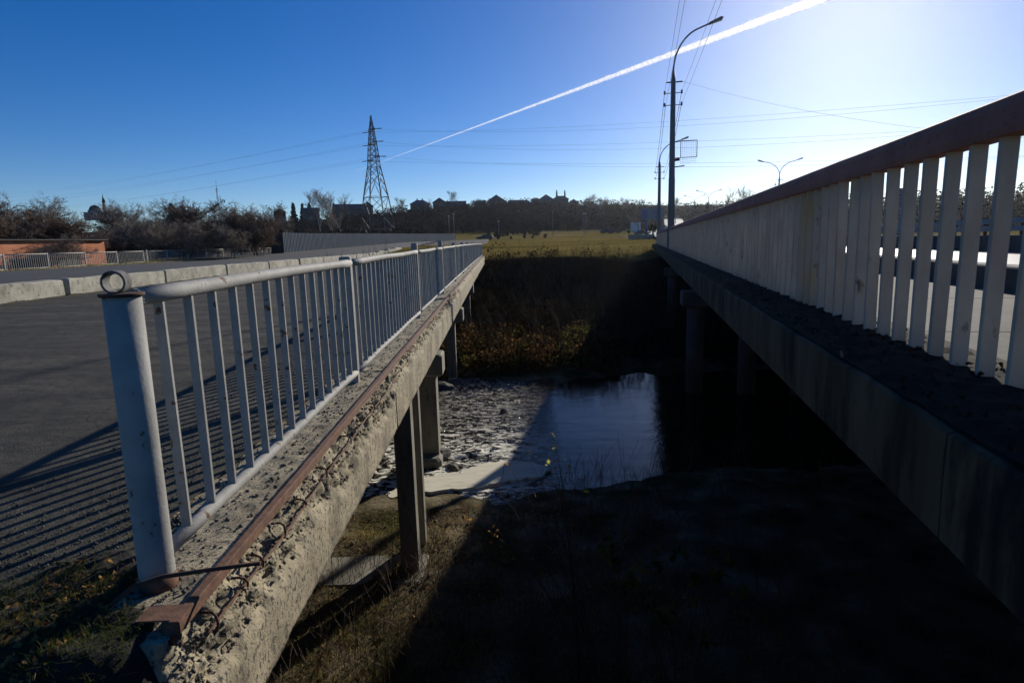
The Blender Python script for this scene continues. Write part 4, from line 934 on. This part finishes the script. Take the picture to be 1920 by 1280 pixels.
# ------------------------------------------------------------------ street lamps
def lamp(X, s, z0, ztop, arm, label, a=AR, double=False, zr=None, base=.16, group='street lamps along the road', yaw=0):
    p = W(X, s, z0, a); e = empty('street_lamp', p, -a + yaw, label, 'street lamp', group); H = ztop - z0
    MB().tube([(0, 0, 0), (0, 0, H * .42), (0, 0, H * .425), (0, 0, H - .45), (0, 0, H)], [base, base * .86, base * .80, base * .62, base * .3], 14).build('pole', M['pole'], e)
    for sd in ((1, -1) if double else (1,)):
        L_, Hh = arm; pts = []
        for k in range(13):
            t = k / 12; ang = t * pi / 2; pts.append((sd * (L_ * (1 - cos(ang)) if t < 1 else L_), 0, H + Hh * sin(ang)))
        pts = [(sd * L_ * ((1 - cos(q)) if q < 1.2 else (1 - cos(1.2)) + (q - 1.2) * 1.6), 0, H + Hh * (sin(q) if q < 1.2 else sin(1.2) + (q - 1.2) * .45)) for q in np.linspace(0, 1.45, 13)]
        MB().tube([(0, 0, H - .5)] + pts, .042 if not double else .04, 8).build('arm', M['pole'], e)
        x1, z1 = pts[-1][0], pts[-1][2]
        mb = MB(); mb.poly([(-.02, -.07, -.05), (.62, -.13, -.02), (.72, 0, .1), (.62, .13, -.02), (-.02, .07, -.05), (0, -.05, .06), (.6, -.09, .14), (.6, .09, .14), (0, .05, .06)], [[0,4,3,1],[0,1,6,5],[4,8,7,3],[5,6,7,8],[0,5,8,4],[1,2,6],[2,3,7],[6,2,7],[1,3,2]])
        o = mb.build('lamp_head', M['pole'], e, loc=(x1, 0, z1)); o.rotation_euler = (0, -.22, 0) if sd > 0 else (0, -.22, pi)
    if not double or base > .13:
        for zz in (.62, 1.2):
            MB().tube([(-.42, 0, H - .45 - zz), (.42, 0, H - .45 - zz)], .02, 5).tube([(-.42, 0, H - .5 - zz), (-.42, 0, H - .33 - zz)], .05, 6).tube([(.42, 0, H - .5 - zz), (.42, 0, H - .33 - zz)], .05, 6).build('insulator_bracket', M['wire'], e)
        MB().tube([(-.35, 0, H - .55), (.45, 0, H - .55)], .035, 5).build('wire_clamp', M['wire'], e)
    return e, H
pA = at(14.95, 33.0); pB = at(13.87, 61.0)
def toR(p): return (p.x * cos(AR) - p.y * sin(AR), p.x * sin(AR) + p.y * cos(AR))
XA, sA = toR(pA); XB, sB = toR(pB)
eA, HA = lamp(XA, sA, .5, elz(14.05, 33), (1.6, 1.95), 'tallest grey street lamp post with curved arm standing behind the white railing', base=.19)
eB, HB = lamp(XB, sB, .3, elz(6.75, 61), (1.9, 1.75), 'second street lamp post with curved arm, left of the tallest one', base=.2)
MB().tube([(.12, 0, 4.68), (.38, 0, 4.70)], .07, 8).build('loudspeaker', M['wire'], eA)
MB().tube([(.12, 0, 4.33), (.62, 0, 4.37)], .03, 6).build('bracket', M['wire'], eA)
# wire-net frame hung beside the lamp
zA0 = 4.2
sf = empty('net_sign_frame', eA.location + Vector((0, 0, zA0 + .58)), -AR, 'square wire-net sign frame fixed beside the tallest lamp post', 'frame')
mb = MB(); x0, x1, z0, z1 = .42, 1.22, .0, .82
for p, q in (((x0, z0), (x1, z0)), ((x1, z0), (x1, z1)), ((x1, z1), (x0, z1)), ((x0, z1), (x0, z0))): mb.tube([(p[0], 0, p[1]), (q[0], 0, q[1])], .018, 4)
mb.tube([(.15, 0, z0), (x0, 0, z0)], .018, 4).tube([(.15, 0, z1 - .05), (x0, 0, z1)], .018, 4); mb.build('frame', M['wire'], sf)
mb = MB()
for k in range(9): mb.tube([(x0 + .09 * k, .01, -.3), (x0 + .09 * k, .01, z1)], .0045, 3)
for k in range(12): mb.tube([(x0, .01, -.3 + .1 * k), (x1, .01, -.3 + .1 * k)], .0045, 3)
o = mb.build('wire_net', M['wire'], sf); o['kind'] = 'stuff'
# lamp supply wires
for k, (dx, dz) in enumerate(((-.42, -1.0), (-.36, -1.6), (.42, -1.0), (.42, -1.6))):
    A = eA.matrix_basis @ Vector((dx, 0, HA + dz)); B = eB.matrix_basis @ Vector((dx, 0, HB + dz)); Cc = W(XA + dx * 1.9 + .3, -12, 9.0 + dz * .3, AR)
    tag(MB().tube(wire_pts(A, B, .5, 12), .012, 4, True, False).build('supply_wire', M['wire']), 'thin wire between the two near lamp posts, %s' % ('outer upper', 'outer lower', 'road side upper', 'road side lower')[k], 'wire', 'wires of the street lamps')
    tag(MB().tube(wire_pts(A, Cc, .5, 12), .006, 4, True, False).build('supply_wire', M['wire']), 'thin wire rising from the tallest lamp post to the top of the picture, %s' % ('leftmost', 'second', 'third', 'rightmost')[k], 'wire', 'wires of the street lamps')
A = eA.matrix_basis @ Vector((.45, 0, HA - .55)); B = at(33.9, 31, elz(8.4, 31)); B2 = A + (B - A) * 1.5
tag(MB().tube(wire_pts(A, B2, .5, 16), .004, 4, True, False).build('span_wire', M['wire']), 'slack span wire crossing the road from the tallest lamp post', 'wire')
for (az_, el_, D, hh, ar, lbl) in [(23.85, 4.9, 84, 3, (1.9, 1.7), 'double armed lamp above the brown handrail'), (18.15, 3.2, 135, 3, (1.9, 1.7), 'double armed lamp in front of the right wood'), (16.95, 2.95, 160, 3, (1.9, 1.7), 'double armed lamp left of the wood, smaller'),
                                   (16.1, 2.5, 190, 3, (1.9, 1.6), 'smallest double armed lamp beside the climbing road')]:
    p = at(az_, D); X_, s_ = toR(p); gz = max(ground_z(p.x, p.y, False), 0) if s_ > RE else .5
    lamp(X_, s_, gz, elz(el_, D), ar, lbl, double=True, base=.15, group='double lamps along the main road')
for (az_, el_, D, lbl) in [(4.15, 2.65, 190, 'single white topped lamp in the middle of the field'), (-.95, 1.9, 185, 'short lamp post left of the field lamp'), (7.05, 2.4, 200, 'left post of the lamp pair by the upper path'), (7.25, 2.35, 200, 'right post of the lamp pair by the upper path'), (-5.6, 2.5, 230, 'left lamp post beyond the end of the sheet fence'), (-5.15, 2.7, 230, 'right lamp post beyond the end of the sheet fence')]:
    p = at(az_, D); z0 = ground_z(p.x, p.y, False); e = empty('park_lamp', (p.x, p.y, z0), 0, lbl, 'lamp post', 'lamps in the field'); h = elz(el_, D) - z0
    MB().tube([(0, 0, 0), (0, 0, h)], [.13, .09], 6).build('pole', M['steel'], e); MB().tube([(-.35, 0, h), (.35, 0, h + .12)], .14, 6).build('lamp_head', M['lt'], e)

# ------------------------------------------------------------------ roads, paths and things beyond the bridges
def ribbon(name, pts, wd, mt, dz=.06, kind='structure', zf=None):
    P = [Vector((x, y, 0)) for x, y in pts]; fine = []
    for a, b_ in zip(P[:-1], P[1:]):
        n = max(1, int((b_ - a).length / 3)); fine += [a.lerp(b_, k / n) for k in range(n)]
    fine.append(P[-1]); V = []; NW = 6
    for k, p in enumerate(fine):
        d_ = (fine[min(k+1, len(fine)-1)] - fine[max(k-1, 0)]).normalized(); s_ = Vector((d_.y, -d_.x, 0))
        for q in range(NW + 1):
            c = p + s_ * wd * (q / NW - .5); V.append((c.x, c.y, (zf(c) if zf else max(ground_z(c.x, c.y), ground_z(p.x, p.y))) + dz))
    K = NW + 1; F = [[k*K+q, k*K+q+1, (k+1)*K+q+1, (k+1)*K+q] for k in range(len(fine) - 1) for q in range(NW)]
    return tag(link(name, npmesh(name, V, F, True), mt), kind=kind)
def azp(az_, D): p = at(az_, D); return (p.x, p.y)
e1 = W(13, RE, 0, AR); e2 = W(13, RE + 30, 0, AR)
ribbon('near_lane_beyond_bridge', [W(7, RE, 0, AR)[:2], W(6.5, RE + 30, 0, AR)[:2], azp(14.6, 135), azp(14.1, 170)], 7.5, M['road'], .35, zf=lambda c: ground_z(c.x, c.y, False) + .1)
M['path'] = mat('pale_path', (.24, .23, .20), (.32, .31, .27), .5, .7)
ribbon('road_beyond_bridge', [(e1.x, e1.y), (e2.x, e2.y), azp(18.6, 140), azp(17.4, 190), azp(16.2, 235), azp(15.3, 280), azp(15.0, 350)], 9, M['road'], .35, zf=lambda c: ground_z(c.x, c.y, False) + .1)
ribbon('side_road', [azp(14.4, 150), azp(13.6, 175), azp(13.3, 210), azp(14.0, 250)], 7, M['path'], .12)
ribbon('lane_across_field', [azp(-24, 175), azp(-6, 158), azp(4, 160), azp(10, 168), azp(14.2, 150)], 3.2, M['asph2'], .12)
ribbon('upper_path', [azp(-9, 205), azp(0, 214), azp(5, 224), azp(9.5, 232), azp(11.5, 226)], 2.2, M['path'], .15)
ribbon('middle_path', [azp(-3, 188), azp(1, 190), azp(4.5, 198), azp(7, 200)], 1.8, M['path'], .12)
# kerb wall along the lane
for k in range(22):
    az_ = 11.2 + k * .16 if k < 14 else 6 + (k - 14) * .5
    p = at(az_, 112); 
    if k < 14: tag(MB().box(-.12, .12, -.1, .1, -.3, .75).build('marker_post', M['conc2'], None, loc=(p.x, p.y, ground_z(p.x, p.y))), ords[k] + ' short guard post from the left, in the row left of the lamp posts', 'post', 'short posts at the field edge')
p0, p1 = at(11.1, 112), at(13.5, 112); d_ = p1 - p0
o = MB().box(0, d_.length, -.05, .05, .25, .6).build('guard_rail', M['steel'], None, loc=(p0.x, p0.y, ground_z(p0.x, p0.y, False) + .2), rot=(0, 0, atan2(d_.y, d_.x))); tag(o, 'low guard rail at the field edge left of the lamp posts', 'guard rail')
# cars
CARP = {}
def car(loc, rz, col, lbl, sc=1):
    e = empty('parked_car' if 'parked' in lbl else 'car', loc, rz, lbl, 'car', 'distant cars')
    key = col
    mt = bpy.data.materials.get('car_' + col) or mat('car_' + col, {'dark': (.02, .022, .028), 'white': (.6, .6, .6), 'silver': (.3, .31, .33), 'red': (.3, .03, .02)}[col], rough=.25)
    body = [(-2.15, .35), (2.1, .35), (2.2, .6), (2.1, .85), (1.1, .98), (-2.0, 1.02), (-2.2, .75)]
    MB().prism(body, -.85, .85).build('body', mt, e)
    MB().poly([(-1.9, -.78, 1.0), (1.0, -.78, .98), (1.0, .78, .98), (-1.9, .78, 1.0), (-1.35, -.62, 1.46), (.25, -.62, 1.46), (.25, .62, 1.46), (-1.35, .62, 1.46)], [[0,1,5,4],[1,2,6,5],[2,3,7,6],[3,0,4,7]]).build('window_glass', M['glass'], e)
    MB().box(-1.36, .26, -.63, .63, 1.461, 1.5).build('roof', mt, e)
    for x in (-1.35, 1.35):
        for y in (-.78, .78):
            MB().tube([(x, y - .1, .32), (x, y + .1, .32)], .32, 14).build('wheel', M['black'], e)
    for y in (-.6, .6): MB().box(2.08, 2.2, y - .18, y + .18, .62, .78).build('headlight', M['lt'], e)
    return e
def zc(az_, D, up=.12): p = at(az_, D); return (p.x, p.y, ground_z(p.x, p.y, False) + up)
car(zc(9.15, 205, .1), .4, 'dark', 'dark car parked on the grass, left of a pair'); car(zc(9.9, 208, .1), .3, 'dark', 'dark car parked close behind the other dark car')
car(zc(12.35, 176, .1), .1, 'dark', 'dark saloon car parked below the blue billboard'); car(zc(-2.3, 159), 3.1, 'dark', 'dark car with bright headlight driving on the lane at the end of the left railing')
car(zc(14.55, 200, .4), -1.2, 'white', 'white car on the road between the two lamp posts'); car(zc(14.5, 165, .35), -1.3, 'dark', 'dark car nearer on the road between the two lamp posts')
car(zc(14.4, 235, .4), -1.3, 'silver', 'silver car farthest up the road'); car(zc(16.2, 262, .4), -1.3, 'red', 'red car on the climbing road')
# billboard
bx = at(13.25, 165); bz = ground_z(bx.x, bx.y, False)
bd = empty('billboard', (bx.x, bx.y, bz), -radians(13), 'grey blue billboard with a darker blue square at its left side', 'billboard')
zlo, zhi = elz(1.62, 165) - bz, elz(2.72, 165) - bz; M['bb'] = mat('billboard_face', (.07, .10, .14), (.09, .12, .16), .8, .5, local=True); M['bbd'] = mat('billboard_blue', (.03, .06, .2), rough=.5)
MB().box(-2.9, 2.9, -.12, .12, zlo, zhi).build('panel', M['bb'], bd); MB().box(-2.5, -1.2, -.135, -.123, zlo + .35, zhi - .5).build('blue_square', M['bbd'], bd)
for k in range(3): MB().box(-.3 + .2 * k, 2.6, -.135, -.123, zhi - 1.0 - .75 * k, zhi - .85 - .75 * k).build('text_line', M['bbd'], bd)
MB().tube([(-1.4, 0, 0), (-1.4, 0, zlo)], .35, 10).build('post', M['bbd'], bd)
# clipped round-headed tree, yellow framed board, kiosk
p = at(13.35, 118); z0 = ground_z(p.x, p.y, False); e = empty('clipped_tree', (p.x, p.y, z0), 0, 'small round headed clipped tree in front of the bright forecourt', 'tree')
MB().tube([(0, 0, 0), (0, 0, 1.6)], [.22, .16], 8).build('trunk', M['bark'], e); r_ = np.random.RandomState(4); P = r_.normal(size=(500, 3)) * [.42, .42, .38] + [0, 0, 2.0]; V, F = quads_np(P, .22, seed=5); link('crown', npmesh('crown', V, F), M['scrub2'], e)
p = at(11.15, 118); z0 = ground_z(p.x, p.y, False); e = empty('framed_sign', (p.x, p.y, z0), -radians(11), 'small square sign in a yellow frame on a dark post', 'sign'); M['yel'] = mat('yellow_frame', (.6, .55, .12), rough=.6)
MB().tube([(0, 0, 0), (0, 0, 1.3)], .05, 6).build('post', M['wire'], e); zc_ = elz(.62, 118) - z0
MB().box(-.42, .42, -.03, .03, zc_ - .42, zc_ + .42).build('frame', M['yel'], e); MB().box(-.3, .3, -.045, -.032, zc_ - .3, zc_ + .3).build('panel', M['wire'], e)
p = at(11.8, 235); z0 = ground_z(p.x, p.y, False); e = empty('kiosk', (p.x, p.y, z0), -radians(12), 'tiny white kiosk with red roof at the foot of the wood', 'kiosk')
MB().box(-1.9, 1.9, 0, 2, 0, 3.2).build('wall', M['lt'], e); M['redp'] = mat('red_paint', (.3, .04, .05), rough=.6); MB().poly([(-2.3, -.3, 3.2), (2.3, -.3, 3.2), (2.3, 2.3, 3.2), (-2.3, 2.3, 3.2), (0, 1, 4.8)], [[0,1,4],[1,2,4],[2,3,4],[3,0,4],[3,2,1,0]]).build('roof', M['redp'], e)
ribbon('forecourt', [azp(12.2, 172), azp(14.2, 176)], 16, M['path'], .1)
# red lettered boards seen between the slats
for az_, el_, D, n, lbl in ((30.3, .9, 62, 3, 'tall red and grey advertising board seen between the slats, left one'), (32.6, 1.4, 64, 4, 'red lettered advertising board seen between the slats, right one')):
    p = at(az_, D); z0 = .6; e = empty('red_sign', (p.x, p.y, z0), -radians(az_), lbl, 'sign'); h = elz(el_ + 1.9, D) - z0
    MB().box(-.75, .75, -.08, .08, .4, h).build('panel', M['steel'], e); MB().box(-.6, .6, -.05, .05, 0, .4).build('foot', M['darkrust'], e)
    for k in range(n):
        z = h - .65 - .7 * k
        f = MB().box(-.42, -.24, -.10, -.085, z, z + .5).box(-.22, .36, -.10, -.085, z + .38, z + .5).box(-.22, .36, -.10, -.085, z, z + .12).box(.24, .40, -.105, -.09, z + .13, z + .37).build('red_letter', M['redp'], e)

# ------------------------------------------------------------------ far bank growth
def dead_stems(n, xr, yr, hr, rad, seed, fork=3, zoff=0):
    r = random.Random(seed); segs = []
    for _ in range(n):
        x, y = r.uniform(*xr), r.uniform(*yr); z = ground_z(x, y, False) + zoff; h = r.uniform(*hr); d = Vector((r.gauss(0, .22), r.gauss(0, .22), 1)).normalized(); p = Vector((x, y, z - .05))
        q = p + d * h * .55; segs.append((*p, *q, rad, rad * .8))
        for _ in range(fork):
            d2 = (d + Vector((r.gauss(0, .35), r.gauss(0, .35), r.gauss(0, .1)))).normalized(); e = q + d2 * h * r.uniform(.3, .55); segs.append((*q, *e, rad * .7, rad * .35))
            f = e + (d2 + Vector((r.gauss(0, .5), r.gauss(0, .5), 0))).normalized() * h * .15; segs.append((*q.lerp(e, .6), *f, rad * .5, rad * .3))
    return segs_np(segs, 3)
V, F = join_np([dead_stems(2600, (-16, 22), (27.5, 53.5), (.9, 2.4), .012, 3), dead_stems(260, (-8, 18), (53.5, 56.5), (.4, 1.0), .010, 4, 2)])
M['brush'] = mat('bank_brush', (.02, .014, .009), (.06, .042, .028), 1.2, .95)
tag(link('far_bank_brush', npmesh('far_bank_brush', V, F), M['brush']), 'dense bare brush covering the far river bank', kind='stuff')
P = []
r = random.Random(9)
for _ in range(330):
    x, y = r.uniform(-9, 16), r.uniform(28, 54); z = ground_z(x, y, False); h = r.uniform(.5, 1.4)
    if _ % 3 == 0: h *= 1.7
    for _ in range(70):
        a = r.uniform(0, 6.28); t = r.random(); rr = h * .7 * sqrt(r.random()) * (1 - .5 * t); P.append((x + rr * cos(a), y + rr * sin(a), z + t * h))
V, F = quads_np(np.array(P), .10, seed=4, elong=2.0)
M['bankleaf'] = leafmat('withered_bank_leaves', (.012, .012, .006), (.04, .025, .013), .8, .3)
tag(link('far_bank_bushes', npmesh('far_bank_bushes', V, F), M['bankleaf']), 'withered bushes on the dark far bank', kind='stuff')
P = []; P2 = []
for _ in range(130):
    x, y = r.uniform(-3.4, 5.2), r.uniform(27.6, 34); z = ground_z(x, y, False); h = r.uniform(.4, 1.5)
    for _ in range(110):
        a = r.uniform(0, 6.28); t = r.random(); rr = h * .75 * sqrt(r.random()) * (1 - .45 * t); (P if (x * 7 + y * 3) % 3 < 1.9 else P2).append((x + rr * cos(a), y + rr * sin(a), z + t * h))
M['redbush'] = leafmat('russet_bush_leaves', (.045, .026, .012), (.15, .09, .04), .6, .45); M['grnbush'] = leafmat('yellow_green_bush_leaves', (.03, .038, .01), (.13, .12, .035), .6, .45)
V, F = quads_np(np.array(P), .09, seed=14, elong=1.8); tag(link('russet_bushes', npmesh('russet_bushes', V, F), M['redbush']), 'sunlit russet bushes at the foot of the far bank', kind='stuff')
V, F = quads_np(np.array(P2), .09, seed=15, elong=1.8); tag(link('green_bushes', npmesh('green_bushes', V, F), M['grnbush']), 'yellow green bushes at the foot of the far bank', kind='stuff')
# tall grass along the field edge and tufts over the field
P = np.array([(x, y, ground_z(x, y, False)) for x, y in [(r.uniform(-6, 18), 55 + abs(r.gauss(0, 2.0))) for _ in range(1500)]]); V, F = blades_np(P, .24, .02, .5, 21)
P = np.array([(x, y, ground_z(x, y, False)) for x, y in [(r.uniform(-30, 34), r.uniform(57, 105)) for _ in range(9000)]]); V2, F2 = blades_np(P, .07, .05, 1.0, 22)
M['fieldgr'] = leafmat('field_grass', (.07, .058, .018), (.17, .125, .045), .15, .6)
V, F = join_np([(V, F), (V2, F2)]); tag(link('field_grass', npmesh('field_grass', V, F), M['fieldgr']), 'golden dry grass of the field between the bridges', kind='stuff')

# ------------------------------------------------------------------ near bank growth
def patch_pts(n, xr, yr, dens, seed):
    r = random.Random(seed); P = []
    while len(P) < n:
        x, y = r.uniform(*xr), r.uniform(*yr)
        if noise.noise(Vector((x * .9, y * .9, seed))) + r.uniform(-.25, .25) > dens: P.append((x, y, ground_z(x, y) - .01))
    return np.array(P)
V, F = join_np([blades_np(patch_pts(26000, (-4.5, 4), (4.6, 9.4), -.25, 1), .10, .006, .9, 31), blades_np(patch_pts(7000, (-4.5, 3), (9.4, 12.6), .12, 2), .08, .007, .9, 32)])
tag(link('bank_grass', npmesh('bank_grass', V, F), M['grass_bl']), 'dry matted grass on the near bank below the bridges', kind='stuff')
V, F = blades_np(patch_pts(9000, (-3.2, 1.5), (6.6, 9.2), .1, 3), .09, .007, .8, 33)
tag(link('green_grass', npmesh('green_grass', V, F), M['weed']), 'green grass patch by the pier footing', kind='stuff')
V, F = join_np([dead_stems(240, (-2.2, 1.6), (5.5, 12.2), (.3, 1.0), .004, 13, 4), dead_stems(300, (-4.2, -1.4), (6.4, 10.5), (.3, .8), .005, 14, 3), dead_stems(420, (0, 7), (5, 13), (.5, 1.6), .006, 15, 4)])
tag(link('dead_stalks', npmesh('dead_stalks', V, F), M['redtwig']), 'dead weed stalks standing on the near bank', kind='stuff')
P = patch_pts(3500, (-4.2, 2.0), (4.8, 13), -.4, 6) + [0, 0, .035]; V, F = quads_np(P, .035, seed=6)
M['litter'] = leafmat('leaf_litter', (.10, .05, .02), (.34, .2, .08), 9, .2); tag(link('leaf_litter', npmesh('leaf_litter', V, F), M['litter']), 'fallen leaves on the near bank', kind='stuff')
pts = [(x, y, ground_z(x, y) + .005) for x, y in [(r.uniform(-4, 3), r.uniform(5, 13.2)) for r in [random.Random(k * 31 + 5) for k in range(1100)]]]
V, F = pebbles(pts, [.008 + .05 * random.Random(k).random() ** 5 for k in range(1100)], 28); tag(link('bank_pebbles', npmesh('bank_pebbles', V, F), M['agg']), 'small stones and rubble scattered on the near bank', kind='stuff')
# autumn shrub reaching into the light
def shrub(base, tips, nm, lbl, leafm, nleaf, lsize, seed, rad=.006):
    r = random.Random(seed); e = empty(nm, base, 0, lbl, 'shrub'); segs = []; ends = []
    for t in tips:
        t = Vector(t) - Vector(base); pr = Vector((0, 0, 0)); n = 7
        for k in range(1, n + 1):
            q = k / n; c = Vector((t.x * q ** 1.35, t.y * q ** 1.35, t.z * (1 - (1 - q) ** 1.25))) + Vector((r.gauss(0, .012), r.gauss(0, .012), r.gauss(0, .01)))
            segs.append((*pr, *c, rad * (1.4 - q), rad * (1.3 - q)))
            if q > .45:
                for _ in range(1):
                    d_ = Vector((r.gauss(0, 1), r.gauss(0, 1), r.gauss(.3, .6))).normalized() * r.uniform(.08, .28); segs.append((*c, *(c + d_), rad * .35, rad * .2)); ends.append(c + d_)
            pr = c
        ends.append(pr)
    V, F = segs_np(segs, 4); link('stems', npmesh('stems', V, F), M['bark'], e)
    P = np.array([ends[r.randrange(len(ends))][:] for _ in range(nleaf)]) + np.random.RandomState(seed).normal(size=(nleaf, 3)) * .035
    V, F = quads_np(P, lsize, seed=seed, elong=1.3); link('foliage', npmesh('foliage', V, F), leafm, e)
    return e
shrub((.95, 6.1, -4.4), [(-.30, 6.0, -1.25), (-.12, 5.9, -1.0), (.05, 6.2, -1.35), (-.45, 6.4, -1.75), (.3, 6.0, -1.5), (.15, 6.6, -1.2), (-.2, 5.7, -1.7)], 'autumn_shrub', 'bare stemmed shrub with a few orange leaves catching the sun at the shadow edge', M['oleaf'], 60, .036, 5)
shrub((.75, 6.8, -4.5), [(.47, 6.7, -1.08), (.50, 6.75, -1.14), (.45, 6.68, -1.2)], 'yellow_shrub', 'sapling with a bright yellow green leaf cluster in front of the dark water', M['yleaf'], 16, .05, 8)
shrub((1.7, 5.6, -4.4), [(.9, 5.4, -1.6), (1.4, 5.6, -1.9), (1.9, 5.3, -2.0), (1.0, 6.0, -2.1), (2.3, 6, -2.2)], 'shaded_shrub', 'dim leafy shrub deep in the shade between the bridges', M['weed'], 260, .07, 11)
shrub((-1.1, 8.2, -4.6), [(-1.2, 8.2, -3.9), (-.9, 8.3, -3.8), (-1.4, 8.0, -4.0), (-.7, 8.1, -3.95)], 'dry_weed', 'dry twiggy weed at the foot of the twin columns', M['litter'], 20, .04, 12, .004)
shrub((-1.15, 6.3, -4.55), [(-1.2, 6.2, -4.15), (-1.0, 6.3, -4.2), (-1.35, 6.4, -4.2)], 'yellow_seedling', 'low seedling with pale yellow green leaves on the sunlit bank', M['yleaf'], 9, .07, 13, .004)
shrub((-.95, 6.0, -4.55), [(-.9, 5.9, -4.2), (-1.05, 6.1, -4.15), (-.8, 6.0, -4.25)], 'yellow_seedling', 'second low seedling with bright yellow leaves, nearer to the shadow edge', M['yleaf'], 12, .06, 17, .004)

# weeds on the soil shoulder by the end post
r = random.Random(77); P = []
for _ in range(15000):
    X, s = -1.22 - abs(r.gauss(0, .8)), r.uniform(.6, 2.2 + .3 * r.random() ** 2)
    if X > -5 and shoulder_z(X, s) > -.9 and noise.noise(Vector((X * 3, s * 3, 4))) > -.25: P.append(W(X, s, shoulder_z(X, s) - .005, AL)[:])
V, F = blades_np(np.array(P), .04, .003, 1.3, 41); tag(link('shoulder_weeds', npmesh('shoulder_weeds', V, F), M['weed']), 'low weeds on the dark soil by the end post', kind='stuff')
P = np.array([W(X, s, shoulder_z(X, s) + .012, AL)[:] for X, s in [(-1.42 - abs(r.gauss(0, .4)), r.uniform(.8, 2.3)) for _ in range(1400)]]); V, F = quads_np(P, .016, seed=8); tag(link('shoulder_litter', npmesh('shoulder_litter', V, F), M['litter']), 'dry leaf bits by the end post', kind='stuff')
pts = [(*W(X, s, .006 + camber(s) + (shoulder_z(X, s) if s < 0 else 0), AL),) for X, s in [(-1.65 - abs(r.gauss(0, .5)), 2.3 + 12 * r.random() ** 1.5) for _ in range(3000)]]
V, F = pebbles(pts, [r.uniform(.002, .008) for _ in pts], 18); tag(link('road_grit', npmesh('road_grit', V, F), M['agg']), 'fine grit scattered along the asphalt edge', kind='stuff')

# ------------------------------------------------------------------ contrail
M['trail'] = bpy.data.materials.new('contrail_vapour'); t_ = M['trail']; t_.use_nodes = True; N = t_.node_tree.nodes; L = t_.node_tree.links; N.remove(N['Principled BSDF'])
tl = N.new('ShaderNodeBsdfTranslucent'); tl.inputs[0].default_value = (.95, .95, .95, 1); tp = N.new('ShaderNodeBsdfTransparent'); mx = N.new('ShaderNodeMixShader'); g = N.new('ShaderNodeNewGeometry')
nz = N.new('ShaderNodeTexNoise'); nz.inputs['Scale'].default_value = .02; nz.inputs['Detail'].default_value = 9; L.new(g.outputs['Position'], nz.inputs['Vector']); mr = N.new('ShaderNodeMapRange'); mr.inputs[1].default_value = .3; mr.inputs[2].default_value = .65; mr.inputs[3].default_value = .38; mr.inputs[4].default_value = 1.0
lw = N.new('ShaderNodeLayerWeight'); lw.inputs[0].default_value = .65; iv = N.new('ShaderNodeMath'); iv.operation = 'SUBTRACT'; iv.inputs[0].default_value = 1; L.new(lw.outputs['Facing'], iv.inputs[1])
mu = N.new('ShaderNodeMath'); mu.operation = 'MULTIPLY'; L.new(nz.outputs['Fac'], mr.inputs[0]); L.new(mr.outputs[0], mu.inputs[0]); L.new(iv.outputs[0], mu.inputs[1]); L.new(mu.outputs[0], mx.inputs[0]); L.new(tp.outputs[0], mx.inputs[1]); L.new(tl.outputs[0], mx.inputs[2]); L.new(mx.outputs[0], N['Material Output'].inputs[0])
ZC = 2000.0
A = at(-10.74, (ZC - EYE) / tan(radians(7.66)), ZC); B = at(25.58, (ZC - EYE) / tan(radians(17.68)), ZC)
B2 = A + (B - A) * 1.25; A2 = A - (B - A) * .25; pts = [A2.lerp(B2, k / 240) + Vector((0, 0, 1)) * 5 * fbm(k * .35, 1) * (k / 240) for k in range(241)]
tag(MB().tube(pts, [(5 + 62 * (k / 240) ** 2.2) * (1 + .22 * fbm(k * .5, 3)) for k in range(241)], 16, True, False).build('contrail', M['trail']), 'white aircraft vapour trail slanting across the blue sky', 'contrail')

# ------------------------------------------------------------------ air
hm = bpy.data.materials.new('haze_air'); hm.use_nodes = True; N = hm.node_tree.nodes; N.remove(N['Principled BSDF'])
pv = N.new('ShaderNodeVolumePrincipled'); pv.inputs['Color'].default_value = (.82, .88, .96, 1); pv.inputs['Density'].default_value = .00009; pv.inputs['Anisotropy'].default_value = .8
hm.node_tree.links.new(pv.outputs[0], N['Material Output'].inputs['Volume'])
tag(MB().box(-1340, 1340, -320, 1340, -7.5, 62).build('haze', hm), kind='stuff')
